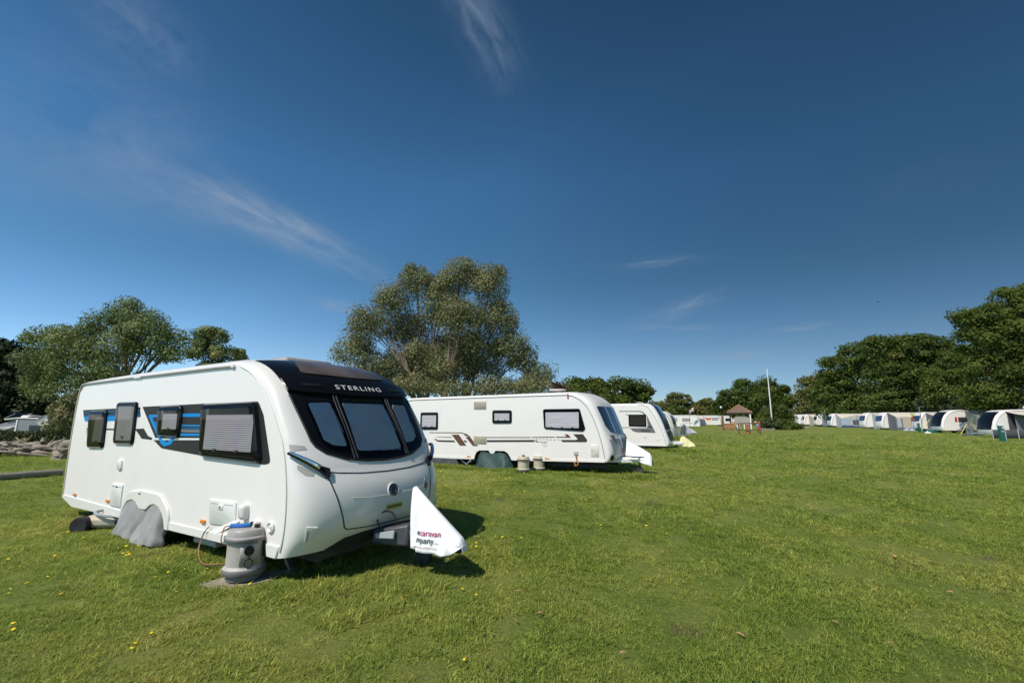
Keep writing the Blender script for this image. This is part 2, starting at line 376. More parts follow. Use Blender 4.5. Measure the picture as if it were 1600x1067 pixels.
# cirrus wisps: (start, end as directions seen from the field), half width, strength
def wd(u, v): return ray(u, v).normalized()
wisps = [((290, 268), (585, 428), 27, 1.0), ((180, 262), (500, 388), 36, .5), ((700, -60), (800, 130), 32, .56), ((-60, 130), (330, 240), 75, .32), ((120, -30), (300, 115), 40, .40), ((-150, 190), (330, 330), 60, .22),
         ((480, 470), (565, 487), 11, .6), ((1000, 505), (1130, 458), 13, .6), ((985, 512), (1130, 512), 6, .5), ((1205, 517), (1305, 507), 5, .7), ((1115, 558), (1205, 553), 6.5, .8), ((965, 417), (1100, 402), 8, .4), ((1340, 300), (1560, 260), 30, .05)]
tot = None
for i, (p, q, hw, amp) in enumerate(wisps):
    a, b = wd(*p), wd(*q); c = ((a + b) / 2).normalized(); ax = (b - a); Ln = ax.length / 2; ax = (ax - c * ax.dot(c)).normalized(); bx = c.cross(ax)
    hwr = hw / F_PX * .9
    da, db, dc = vdot(ax), vdot(bx), vdot(c)
    cmb = N(wt, "ShaderNodeCombineXYZ"); L(mth("MULTIPLY", da, .9 / Ln), cmb.inputs[0]); L(mth("MULTIPLY", db, .85 / hwr), cmb.inputs[1]); cmb.inputs[2].default_value = 7.3 * i
    nz = N(wt, "ShaderNodeTexNoise"); nz.inputs["Scale"].default_value = 1.5; nz.inputs["Detail"].default_value = 9; nz.inputs["Roughness"].default_value = .62; nz.inputs["Distortion"].default_value = .5; L(cmb.outputs[0], nz.inputs["Vector"])
    na = mth("POWER", mth("ABSOLUTE", mth("DIVIDE", da, Ln)), 2.6); nb = mth("POWER", mth("ABSOLUTE", mth("DIVIDE", db, hwr)), 2)
    mask = mth("EXPONENT", mth("MULTIPLY", mth("ADD", na, nb), -1.4))
    mask = mth("MULTIPLY", mask, mth("GREATER_THAN", dc, .3))
    nn = mth("MULTIPLY", mth("SUBTRACT", nz.outputs["Fac"], .33), 2.4, clamp=True)
    v = mth("MULTIPLY", mth("MULTIPLY", mask, nn), amp)
    tot = v if tot is None else mth("ADD", tot, v)
tot = mth("MINIMUM", tot, .8)
gmn = N(wt, "ShaderNodeGamma"); gmn.inputs[1].default_value = 1.5; L(sky.outputs[0], gmn.inputs[0])
pol = mth("EXPONENT", mth("ADD", mth("MULTIPLY", mth("MINIMUM", vdot(sd), .02), 1.3), mth("MULTIPLY", mth("MINIMUM", vdot((-1, 0, 0)), 0.0), .5)))   # polarised sky: darker away from the sun
vm = N(wt, "ShaderNodeVectorMath", operation="SCALE"); L(gmn.outputs[0], vm.inputs[0]); L(pol, vm.inputs["Scale"])
hs = N(wt, "ShaderNodeVectorMath", operation="MULTIPLY"); L(vm.outputs[0], hs.inputs[0]); hs.inputs[1].default_value = (.72, .70, .53)
sxyz = N(wt, "ShaderNodeSeparateXYZ"); L(tc.outputs["Generated"], sxyz.inputs[0])
zr = ramp(wt, [(0, (1.15, 1.35, 2.5)), (.05, (1.5, 1.55, 2.3)), (.13, (1.74, 1.60, 1.84)), (.28, (1.34, 1.50, 1.50)), (.47, (1.40, 1.72, 1.72)), (.74, (.96, 1.24, 1.18)), (1, (.95, 1.05, 1.05))]); L(sxyz.outputs[2], zr.inputs[0])
hz_ = N(wt, "ShaderNodeVectorMath", operation="MULTIPLY"); L(hs.outputs[0], hz_.inputs[0]); L(zr.outputs[0], hz_.inputs[1]); hs = hz_
mx = N(wt, "ShaderNodeMixRGB"); L(tot, mx.inputs[0]); L(hs.outputs[0], mx.inputs[1]); mx.inputs[2].default_value = (4.6, 6.0, 8.0, 1); L(mx.outputs[0], bg.inputs[0])
bg.inputs[1].default_value = .06
SC.view_settings.view_transform = "Standard"; SC.view_settings.look = "None"; SC.view_settings.exposure = 0.0; SC.view_settings.gamma = 1.0
# ------------------------------------------------------------------ caravan shells
class Shell:
    """lofted body: S(t) is the side outline on the near wall, C(t) the same level on the centre line; x = along, y = across, z = up"""
    def __init__(s, S, C, W, n=2.5, sgn=1):
        s.W, s.n, s.sgn, s.K = W, n, sgn, len(S) - 1
        def dense(P):
            P = np.array(P, float); k = len(P); out = []
            for i in range(k - 1):
                p0, p1, p2, p3 = P[max(i - 1, 0)], P[i], P[i + 1], P[min(i + 2, k - 1)]
                for j in range(20):
                    t = j / 20
                    out.append(.5 * (2 * p1 + (p2 - p0) * t + (2 * p0 - 5 * p1 + 4 * p2 - p3) * t * t + (3 * p1 - p0 - 3 * p2 + p3) * t ** 3))
            out.append(P[-1]); return np.array(out)
        s.S = dense(S); s.C = dense(C); s.T = np.linspace(0, s.K, len(s.S))
        s.mid = Vector((sgn * float(s.S[:, 0].mean()), W / 2, 1.3))
    def pos(s, t, w):
        x = max(0., min(1., min(w, s.W - w) / (s.W / 2))); g = (1 - (1 - x) ** s.n) ** (1 / s.n)
        sx = np.interp(t, s.T, s.S[:, 0]); sz = np.interp(t, s.T, s.S[:, 1]); cx = np.interp(t, s.T, s.C[:, 0]); cz = np.interp(t, s.T, s.C[:, 1])
        return Vector((s.sgn * float(sx + (cx - sx) * g), w, float(sz + (cz - sz) * g)))
    def pn(s, t, w):
        p = s.pos(t, w); e = .012; w0 = min(max(w, .03), s.W - .03)
        a = s.pos(t + .05, w0) - s.pos(t - .05, w0); b = s.pos(t, w0 + e) - s.pos(t, w0 - e)
        n = a.cross(b).normalized()
        if n.dot(p - s.mid) < 0: n = -n
        return p, n
    def tz(s, w, z, t0):
        x = max(0., min(1., min(w, s.W - w) / (s.W / 2))); g = (1 - (1 - x) ** s.n) ** (1 / s.n)
        k = int(t0 * 20); zz = s.S[k:, 1] + (s.C[k:, 1] - s.S[k:, 1]) * g
        return float(np.interp(-z, -zz, s.T[k:]))
    def front(s, t0):
        return lambda w, z: s.pn(s.tz(w, z, t0), w)
    def body(s, bottom, name, mats, parent, step=5):
        """bottom: (x, z) path from the last level back to the first (wheel arches included)"""
        mb = MB(); idx = list(range(0, len(s.S), step))
        if idx[-1] != len(s.S) - 1: idx.append(len(s.S) - 1)
        H = 14; ws = []
        for k in range(H + 1):
            ph = pi / 2 * k / H; ws.append(s.W / 2 * (1 - math.cos(ph) ** (2 / s.n)))
        ws = ws + [s.W - w for w in ws[-2::-1]]; nc = len(ws)
        rows = [[tuple(s.pos(s.T[i], w)) for w in ws] for i in idx]
        vs = [p for r in rows for p in r]; nr = len(rows)
        mb.add(vs, [(i * nc + j, i * nc + j + 1, (i + 1) * nc + j + 1, (i + 1) * nc + j) for i in range(nr - 1) for j in range(nc - 1)], 0)
        bt = [(s.sgn * x, z) for x, z in bottom]
        for y in (0, s.W):
            poly = [(r[0][0], y, r[0][2]) for r in rows] + [(x, y, z) for x, z in bt]
            mb.add(poly, [tuple(range(len(poly)))], 1)
        full = [(rows[-1][0][0], rows[-1][0][2])] + bt + [(rows[0][0][0], rows[0][0][2])]
        vs = []
        for x, z in full: vs += [(x, 0, z), (x, s.W, z)]
        mb.add(vs, [(2 * i, 2 * i + 1, 2 * i + 3, 2 * i + 2) for i in range(len(full) - 1)], 2)
        for r in (rows[0], rows[-1]): mb.add(r, [tuple(range(nc))], 2)
        return mb.build(name, mats, parent, angle=38)
def side(sgn=1, y=0.0):
    return lambda a, b: (Vector((sgn * a, y, b)), Vector((0, -1, 0)))
def side_window(parent, pts, r=.07, dep=.04, bez=.055, blind="blind", pane="glass", blind_in=(.06, .06, .05, .05), sgn=1, frame="black_gloss", label=None, catches=2):
    def ins(b):                                            # inset outline with the corner radius reduced to match
        q = [(sgn * x, z) for x, z in roundpoly(inset(pts, b) if b else pts, max(r - b, .012), 6)]
        return q[::-1] if sgn < 0 else q
    P = ins(0)
    mb = MB(); n = len(P)
    rings = [(P, 0), (P, -dep * .5), (ins(.018), -dep), (ins(bez), -dep * .9), (ins(bez + .01), -dep * .45)]
    vs = [(x, y, z) for R, y in rings for x, z in R]
    fs = [(k * n + i, k * n + (i + 1) % n, (k + 1) * n + (i + 1) % n, (k + 1) * n + i) for k in range(len(rings) - 1) for i in range(n)]
    fs.append(tuple(range((len(rings) - 1) * n, len(rings) * n)))
    mb.add(vs, fs)
    w = mb.build("window", M[frame], parent, angle=50)
    if label: w["label"] = label
    q = ins(bez + .012)
    xs = [p[0] for p in q]; zs = [p[1] for p in q]
    l, rr, tp, bt = blind_in
    if sgn < 0: l, rr = rr, l
    x0, x1, z0, z1 = min(xs) + l, max(xs) - rr, min(zs) + bt, max(zs) - tp
    cl = clip_box(q, x0, x1, z0, z1)
    b = MB(); b.prism(cl, -dep * .45 - .006, -dep * .45 - .001); b.build("blind", M[blind], w, smooth=False)
    g = MB(); q2 = ins(.026); q3 = ins(.075); m = len(q2)
    vs = [(x, -dep * .95 - .001, z) for x, z in q2] + [(x, -dep * 1.45, z) for x, z in q3]
    g.add(vs, [(i, (i + 1) % m, (i + 1) % m + m, i + m) for i in range(m)] + [tuple(range(m, 2 * m))])
    g.build("pane", M[pane], w, smooth=False)
    if catches:
        for k in range(catches):
            c = MB(); x = x0 + (x1 - x0) * (k + .6) / (catches + .2); zb = min(z for (xx, z) in q) + .02
            c.box(x - .03, x + .03, -dep * .45 - .022, -dep * .45 - .007, zb + .02, zb + .05); c.build("catch", M["black_plastic"], w, smooth=False)
    return w
def clip_box(poly, x0, x1, z0, z1):
    def cut(P, f, lim, ge):
        out = []
        for i in range(len(P)):
            a, b = P[i - 1], P[i]; ia = (a[f] >= lim) == ge; ib = (b[f] >= lim) == ge
            if ia != ib:
                t = (lim - a[f]) / (b[f] - a[f]); out.append((a[0] + (b[0] - a[0]) * t, a[1] + (b[1] - a[1]) * t))
            if ib: out.append(b)
        return out
    for f, lim, ge in ((0, x0, True), (0, x1, False), (1, z0, True), (1, z1, False)): poly = cut(poly, f, lim, ge)
    return poly
def decal(parent, name, polys, m, off=.003, sgn=1, r=0, y=0.0):
    for p in polys:
        q = [(sgn * a, b) for a, b in (roundpoly(p, r, 4) if r else p)]
        mb = MB(); mb.prism(q, y - off, y + .002); o = mb.build(name, M[m], parent, smooth=False)
    return o
def plate(parent, name, poly, m, dep=.015, r=.02, sgn=1, b=.006, y=0.0):
    P = [(sgn * a, z) for a, z in roundpoly(poly, r, 5)]; Q = inset(P, b); n = len(P); mb = MB()
    mb.add([(x, y + .002, z) for x, z in P] + [(x, y - dep + b, z) for x, z in P] + [(x, y - dep, z) for x, z in Q],
           [(k * n + i, k * n + (i + 1) % n, (k + 1) * n + (i + 1) % n, (k + 1) * n + i) for k in range(2) for i in range(n)] + [tuple(range(2 * n, 3 * n))])
    return mb.build(name, M[m], parent, angle=50)
def wheel(parent, x, y, z, r=.31, wd=.2):
    t = MB(); t.lathe([(r * .62, -wd / 2), (r * .93, -wd / 2), (r, -wd / 2 + .03), (r, wd / 2 - .03), (r * .93, wd / 2), (r * .62, wd / 2)], (x, y, z), "y", 32)
    w = t.build("wheel", M["rubber"], parent)
    h = MB(); h.lathe([(r * .63, -wd / 2 + .02), (r * .55, -wd / 2 + .01), (r * .45, -wd / 2 + .05), (r * .2, -wd / 2 + .03), (.02, -wd / 2 + .01)], (x, y, z), "y", 24); h.build("rim", M["alu"], w)
    return w
def ftube(sh, t0, pts, r, parent, name, m, off=0.0, seg=6, n=14):
    """a moulding laid along the curved front through (w, z) points"""
    f = sh.front(t0); P = []
    for (a, b) in zip(pts[:-1], pts[1:]):
        for k in range(n):
            w, z = a[0] + (b[0] - a[0]) * k / n, a[1] + (b[1] - a[1]) * k / n
            p, nn = f(w, z); P.append(p + nn * off)
    p, nn = f(*pts[-1]); P.append(p + nn * off)
    mb = MB(); mb.tube(P, r, seg); return mb.build(name, M[m], parent)
def smooth_path(pts, n=6):
    P = [Vector(p) for p in pts]; out = []
    for i in range(len(P) - 1):
        p0, p1, p2, p3 = P[max(i - 1, 0)], P[i], P[i + 1], P[min(i + 2, len(P) - 1)]
        for j in range(n):
            t = j / n
            out.append(.5 * (2 * p1 + (p2 - p0) * t + (2 * p0 - 5 * p1 + 4 * p2 - p3) * t * t + (3 * p1 - p0 - 3 * p2 + p3) * t ** 3))
    out.append(P[-1]); return out
def mirror(pts, W): return [(W - w, z) for w, z in pts][::-1]
# ------------------------------------------------------------------ the nearest caravan
A1 = Vector((-8.25, 8.74, 0)); R1 = math.atan2(-.52239, .8527)
v1 = thing("caravan", "large white twin-axle caravan nearest the camera, black front and blue window stripes", "caravan", A1, R1, "caravans of the left row")
def w1(s, w, z=0):                                       # local -> world
    return v1.matrix_basis @ Vector((s, w, z))
S = [(-.03, .33), (-.07, .9), (-.08, 1.6), (-.05, 2.1), (.03, 2.33), (.25, 2.41), (2.5, 2.445), (5.0, 2.45), (5.45, 2.445), (5.72, 2.38), (5.95, 2.27), (6.12, 2.14), (6.25, 2.0), (6.40, 1.82), (6.52, 1.65), (6.62, 1.5), (6.70, 1.3), (6.735, 1.17), (6.77, 1.0), (6.79, .8), (6.79, .62), (6.775, .47), (6.75, .37), (6.70, .27)]
C = [(-.10, .33), (-.17, .9), (-.19, 1.6), (-.16, 2.15), (-.06, 2.42), (.2, 2.51), (2.5, 2.57), (5.0, 2.585), (5.48, 2.58), (5.80, 2.54), (6.07, 2.44), (6.29, 2.29), (6.47, 2.12), (6.63, 1.88), (6.78, 1.66), (6.91, 1.45), (7.03, 1.25), (7.08, 1.16), (7.19, .98), (7.235, .8), (7.23, .62), (7.17, .50), (7.10, .41), (7.02, .31)]
s1 = Shell(S, C, 2.3, 2.5); T0 = 8; ff = s1.front(T0)
arch = [(4.09, .27), (4.05, .36), (3.97, .45), (3.85, .52), (3.70, .545), (3.58, .52), (3.46, .45), (3.38, .44), (3.25, .44), (3.17, .48), (3.08, .53), (2.95, .545), (2.80, .51), (2.70, .42), (2.65, .33), (2.64, .27)]
s1.body([(5.6, .30)] + arch + [(.56, .25)], "body_shell", [M["white"], M["white2"], M["black_plastic"]], v1)
# side mouldings
m = MB(); P = [(-.02, .385), (-.02, .325), (.5, .215), (2.62, .25), (2.62, .365)]; m.prism(P, -.016, .03); m.build("side_skirt", M["white"], v1, bevel=.008)
m = MB(); P = [(4.10, .365), (4.10, .262), (6.36, .285), (6.36, .39)]; m.prism(P, -.016, .03); m.build("side_skirt", M["white"], v1, bevel=.008)
outer = roundpoly([(2.6, .262), (2.60, .46), (2.82, .665), (3.25, .715), (3.86, .70), (4.17, .50), (4.2, .262)], [0, .25, .3, .5, .3, .3, 0], 7)
inner = [(4.10, .262)] + [(x, z + (.012 if z > .3 else 0)) for x, z in arch[1:-1]] + [(2.635, .262)]
m = MB(); m.prism(outer + inner, -.03, .004); m.build("wheel_arch_trim", M["white"], v1, bevel=.01)
m = MB(); m.box(3.17, 3.25, -.034, -.026, .655, .672); m.build("arch_badge", M["black_plastic"], v1, smooth=False)
for x0, x1 in ((-.02, 2.55), (2.57, 5.5)):
    pass
rail = MB(); rail.tube([(.02, -.012, 2.30), (.08, -.014, 2.385), (.2, -.016, 2.405), (2.5, -.018, 2.425), (5.0, -.018, 2.435), (5.46, -.018, 2.43)], .016, 8); rail.build("awning_rail", M["seam"], v1)
m = MB(); m.box(2.42, 2.68, -.035, .0, 2.405, 2.432); m.build("awning_light", M["plastic_white"], v1, bevel=.006)
m = MB(); m.box(5.40, 5.47, -.035, 0, 2.41, 2.436); m.build("awning_light", M["plastic_white"], v1, bevel=.006)
sm = MB(); sm.tube([s1.pos(t / 4, 0.0) + Vector((0, -.006, 0)) for t in range(34, 90)], .011, 6); sm.build("corner_trim", M["plastic_white"], v1)
sm = MB(); sm.tube([s1.pos(t / 6, 0.0) + Vector((-.012, -.004, 0)) for t in range(0, 27)], .014, 6); sm.build("corner_trim", M["canvas_beige"], v1)
# graphics
decal(v1, "decal_band", [[(.286, 1.92), (2.75, 1.94), (2.78, 1.83), (.36, 1.81)]], "vinyl_dark", .002)
decal(v1, "decal_stripe", [[(.35, 1.825), (2.80, 1.84), (2.80, 1.785), (.40, 1.775)], [(.33, 1.885), (2.72, 1.905), (2.72, 1.872), (.335, 1.858)]], "blue_dark", .003)
decal(v1, "decal_stripe", [[(.39, 1.80), (1.9, 1.805), (1.9, 1.725), (.48, 1.712), (.43, 1.745)]], "blue", .004)
decal(v1, "decal_line", [[(.60, 1.59), (2.66, 1.60), (2.70, 1.575), (.62, 1.565)], [(2.66, 1.60), (2.98, 1.61), (3.16, 1.50), (3.32, 1.475), (3.30, 1.445), (2.95, 1.455), (2.78, 1.545)]], "vinyl_dark", .002)
decal(v1, "decal_wedge", [roundpoly([(2.80, 1.945), (4.75, 1.961), (6.06, 1.965), (6.20, 1.80), (6.43, 1.253), (6.30, 1.232), (4.86, 1.275), (3.661, 1.334), (3.33, 1.46)], [.01, .01, .08, .1, .06, .02, .02, .18, .02], 5)], "vinyl_dark", .003)
decal(v1, "decal_line", [[(2.76, 1.955), (2.82, 1.955), (3.42, 1.475), (4.86, 1.503), (4.86, 1.478), (3.40, 1.445), (3.34, 1.452)]], "plastic_white", .0035)
decal(v1, "decal_triangle", [roundpoly([(3.07, 1.82), (3.45, 1.822), (3.45, 1.785), (3.22, 1.78), (3.66, 1.46), (3.82, 1.42), (3.98, 1.50), (4.06, 1.50), (3.95, 1.40), (3.75, 1.36), (3.62, 1.40)], .025, 4)], "blue", .005)
decal(v1, "decal_line", [[(4.2, 1.83), (4.8, 1.83), (4.8, 1.785), (4.2, 1.785)], [(4.2, 1.675), (4.8, 1.675), (4.8, 1.657), (4.2, 1.657)], [(4.2, 1.555), (4.8, 1.56), (4.8, 1.53), (4.2, 1.522)], [(3.33, 1.71), (3.5, 1.71), (3.5, 1.69), (3.35, 1.69)], [(3.37, 1.675), (3.5, 1.675), (3.5, 1.655), (3.385, 1.655)]], "blue", .005)
decal(v1, "decal_line", [[(4.2, 1.64), (4.8, 1.64), (4.8, 1.612), (4.2, 1.612)]], "blue_dark", .005)
decal(v1, "decal_line", [[(4.2, 1.608), (4.8, 1.608), (4.8, 1.575), (4.2, 1.575)]], "vinyl_grey", .005)
m = MB(); text_on(m, "570", lambda a, b: Vector((a, -.004, b)), .60, .80, 1.505, .045); m.build("model_number", M["vinyl_grey"], v1, smooth=False)
# side windows
side_window(v1, [(.69, 1.905), (1.49, 1.91), (1.54, 1.267), (.85, 1.245)], .09, blind="blind_mesh", blind_in=(.24, .05, .05, .05), pane="glass_dark", catches=1)
side_window(v1, [(1.89, 2.035), (2.67, 2.025), (2.70, 1.353), (1.965, 1.345)], .09, blind="blind_mesh", blind_in=(-.01, .0, .0, .0), pane="glass", catches=1)
side_window(v1, [(3.43, 1.945), (4.2, 1.95), (4.19, 1.49), (3.52, 1.50)], .09, blind="blind", blind_in=(.12, .05, .05, .05), catches=1)
side_window(v1, [(4.75, 1.955), (6.05, 1.965), (6.285, 1.235), (4.855, 1.262)], .1, dep=.05, blind="blind", blind_in=(.08, .14, .09, .06), catches=2)
# side fittings
plate(v1, "vent_cover", [(2.235, 1.118), (2.375, 1.12), (2.40, .955), (2.245, .955)], "plastic_white", .03, .05)
plate(v1, "water_hatch", [(2.13, .745), (2.53, .748), (2.53, .40), (2.15, .39)], "plastic_white", .02, .03)
m = MB(); m.box(2.30, 2.38, -.028, -.018, .69, .706); m.box(2.17, 2.26, -.024, -.018, .694, .70); m.box(2.42, 2.50, -.024, -.018, .694, .70); m.build("hatch_latch", M["black_plastic"], v1, smooth=False)
plate(v1, "locker_door", [(5.185, .757), (5.805, .775), (5.835, .497), (5.25, .466)], "plastic_white", .018, .02)
m = MB(); m.prism([(5.24, .72), (5.42, .724), (5.42, .716), (5.24, .712)], -.021, -.017); m.build("door_slot", M["seam"], v1, smooth=False)
m = MB(); m.prism([(5.55, .728), (5.76, .735), (5.76, .727), (5.55, .72)], -.021, -.017); m.build("door_slot", M["seam"], v1, smooth=False)
plate(v1, "door_latch", [(5.44, .715), (5.54, .718), (5.54, .66), (5.44, .657)], "white", .03, .012)
m = MB(); m.lathe([(.011, 0), (.011, -.005)], (5.49, -.03, .69), "y", 12); m.build("keyhole", M["black_plastic"], v1)
for x, z in ((.556, .43), (2.03, .452), (5.083, .473)):
    m = MB(); P = roundpoly([(x - .055, z + .02), (x + .055, z + .024), (x + .055, z - .02), (x - .055, z - .024)], .018); m.prism(P, -.024, .002); m.build("marker_lamp", M["amber"], v1, bevel=.006)
plate(v1, "socket_box", [(5.965, .775), (6.085, .78), (6.085, .605), (5.975, .60)], "cream", .085, .05, b=.03)
plate(v1, "socket_box", [(6.24, .62), (6.34, .625), (6.345, .44), (6.245, .435)], "cream", .085, .04, b=.03)
m = MB(); m.add([(5.58, -.17, .45), (5.97, -.09, .60), (6.07, -.09, .60), (6.0, -.05, .53), (5.62, -.05, .42), (5.74, -.17, .43)], [(0, 1, 2, 5), (3, 2, 1), (4, 3, 1, 0), (0, 5, 4), (5, 2, 3, 4)]); m.build("socket_flap", M["cream"], v1, smooth=False)
m = MB(); m.lathe([(.062, .004), (.062, -.02), (.05, -.03), (.036, -.02), (.03, -.012), (.014, -.012), (.014, -.028), (.001, -.03)], (6.55, 0, .575), "y", 28); m.build("filler_cap", M["plastic_white"], v1)
m = MB(); m.prism([(6.34, .50), (6.46, .42), (6.50, .262), (6.30, .275)], -.012, .02); m.build("corner_gap", M["black_plastic"], v1, smooth=False)  # dark plate stands in for the shade inside the corner recess
m = MB(); m.prism([(6.48, .40), (6.735, .40), (6.69, .262), (6.52, .262)], -.02, .02); m.build("corner_cap", M["white"], v1, bevel=.012)
m = MB(); m.box(-.19, -.07, .02, .10, 2.07, 2.16); m.build("marker_lamp", M["red"], v1, bevel=.02)
# front: black glazing, windows, sign
WL = 2.3
gl = [(.135, 2.50), (.15, 2.2), (.165, 2.03), (.20, 1.75), (.235, 1.50), (.275, 1.43), (.36, 1.37), (.6, 1.29), (.85, 1.255)]
top = [(w, 2.50 + .062 * math.sin(pi * min(1, (w - .1) / 2.1))) for w in np.linspace(.18, 2.12, 12)]
poly = gl + [(1.15, 1.245)] + mirror(gl, WL) + top[::-1]
patch(poly, ff, .008, .02, 26, 20).build("front_glazing", M["black_gloss"], v1, angle=50)
vis = [(.15, 2.225), (.158, 2.085), (.30, 2.062), (1.15, 2.045), (2.0, 2.062), (2.142, 2.085), (2.15, 2.225), (1.9, 2.26), (1.15, 2.275), (.4, 2.26)]
vz = patch(vis, ff, .045, .05, 22, 6).build("brow_panel", M["black_gloss"], v1, angle=40, bevel=.008)
m = MB(); text_on(m, "STERLING", lambda a, b: (lambda q: q[0] + q[1] * .049)(ff(a, b)), .765, 1.535, 2.112, .058, font_scale_x=1, bold=.006, spacing=1.25); m.build("name_lettering", M["plastic_white"], vz, smooth=False)
for w in (.45, 1.85):
    patch(roundpoly([(w - .12, 2.16), (w + .12, 2.16), (w + .10, 2.13), (w - .10, 2.13)], .012), ff, .056, .02, 4, 1).build("marker_lamp", M["black_satin"], vz)
sk = [(.52, 2.495), (1.15, 2.52), (1.78, 2.495), (1.86, 2.33), (1.15, 2.315), (.44, 2.33)]
o = patch(roundpoly(sk, .05), ff, .024, .016, 14, 8).build("skylight", M["skylight"], v1)
panes = [[(.285, 1.985), (.665, 2.0), (.70, 1.37), (.46, 1.40), (.335, 1.48)], [(.765, 2.0), (1.535, 2.0), (1.56, 1.33), (1.15, 1.30), (.74, 1.33)], None]
panes[2] = mirror(panes[0], WL)
def bl_poly(pp, b): return inset(roundpoly(pp, .07, 5), b)
for i, pp in enumerate(panes):
    rp = roundpoly(pp, .08, 5)
    o = patch(rp, ff, .030, .014, 10, 12).build("front_window", M["glass_clear"], v1)
    bp = clip_box(inset(rp, .04), 0, WL, 1.355, 1.95) if i == 1 else inset(rp, .045)
    patch(bp, ff, .0125, .003, 10, 10).build("blind", M["blind_front"], o)
    st = MB()
    ww = (pp[1][0] - .035) if i != 2 else (max(q[0] for q in pp) - .11)
    st.tube([(lambda q: q[0] + q[1] * .019)(ff(ww + k * .004, 1.86 - k * .04)) for k in range(8)], .006, 6); st.build("window_stay", M["chrome"], o)
m = MB(); text_on(m, "CONTINENTAL", lambda a, b: (lambda q: q[0] + q[1] * .033)(ff(a, b)), 1.13, 1.47, 1.335, .026, bold=.01, shear=.2); m.build("window_lettering", M["alu"], v1, smooth=False)
for wa, wb in ((.715, .72), (1.585, 1.58)):
    for dw in (-.022, .022):
        ftube(s1, T0, [(wa + dw, 2.05), (wb + dw, 1.275)], .013, v1, "window_pillar", "black_satin", .022)
low = [(.265, 1.44), (.36, 1.365), (.6, 1.283), (.85, 1.247), (1.15, 1.236)]; low = low + mirror(low, WL)[1:]
ftube(s1, T0, [(.165, 2.04), (.20, 1.75), (.235, 1.50)] + low + [(2.065, 1.50), (2.10, 1.75), (2.135, 2.04)], .015, v1, "window_seal", "black_satin", .004, n=6)
# front hatch, mouldings and badges
ftube(s1, T0, [(.30, 1.165), (.45, 1.14), (.75, 1.115), (1.15, 1.105), (1.55, 1.115), (1.85, 1.14), (2.0, 1.165)], .008, v1, "hatch_gap", "gap", -.001)
lg = [(.30, 1.165), (.345, .98), (.41, .76), (.46, .61), (.485, .55), (.53, .52), (.8, .50), (1.15, .495)]
ftube(s1, T0, lg + mirror(lg, WL)[1:], .008, v1, "hatch_gap", "gap", -.001)
cr = [(.66, .80), (.85, .80), (1.15, .815), (1.45, .85), (1.75, .91)]
cr = [(.55, .865), (.8, .84), (1.15, .835), (1.5, .84), (1.75, .865)]
ftube(s1, T0, cr, .008, v1, "hatch_crease", "white", -.002)
ftube(s1, T0, [(w, z + .011) for w, z in cr], .005, v1, "hatch_crease", "seam", -.002)  # grey line painted in as the shadow above the crease
p, n = ff(1.15, .878); q = n.to_track_quat("X", "Z").to_matrix().to_4x4(); q.translation = p
m = MB(); m.xf = q; m.lathe([(.092, -.03), (.092, .006), (.084, .010), (.078, .004)], (0, 0, 0), "x", 32); o = m.build("badge", M["white"], v1)
m = MB(); m.xf = q; m.lathe([(.079, -.01), (.077, .006), (.05, .010), (.001, .012)], (0, 0, 0), "x", 32); m.build("badge_boss", M["badge_metal"], o)
m = MB(); m.xf = q; m.add([(.016, -.04, .04), (.016, .015, .055), (.016, .05, .015), (.016, .0, -.01), (.016, .03, -.06), (.016, -.04, -.04), (.016, -.015, .0)], [(0, 1, 3, 6), (1, 2, 3), (6, 3, 4, 5)]); m.build("badge_emblem", M["black_satin"], o, smooth=False)
patch(roundpoly([(1.02, .725), (1.30, .725), (1.30, .655), (1.02, .655)], .02), ff, .008, .02, 4, 2).build("plate_frame", M["alu"], v1, bevel=.004)
patch(roundpoly([(1.04, .708), (1.28, .708), (1.28, .672), (1.04, .672)], .006), ff, .012, .006, 4, 2).build("plate", M["leaf_olive"] if False else mat("olive_plate", (.20, .19, .07), .3, metal=.5), v1)
dm = [(1.79, .955), (1.86, .86), (1.79, .765), (1.72, .86)]
o = patch(dm, ff, .003, .004, 2, 2).build("warning_sticker", M["plastic_white"], v1, smooth=False)
patch(inset(dm, .016), ff, .005, .004, 2, 2).build("sticker_field", M["vinyl_grey"], o, smooth=False)
m = MB(); 
for zz in (.885, .835):
    p, n = ff(1.79, zz); qq = n.to_track_quat("X", "Z").to_matrix().to_4x4(); qq.translation = p + n * .006; m.xf = qq; m.lathe([(.017, 0), (.017, .003)], (0, 0, 0), "x", 12)
m.build("sticker_mark", M["red"], o)
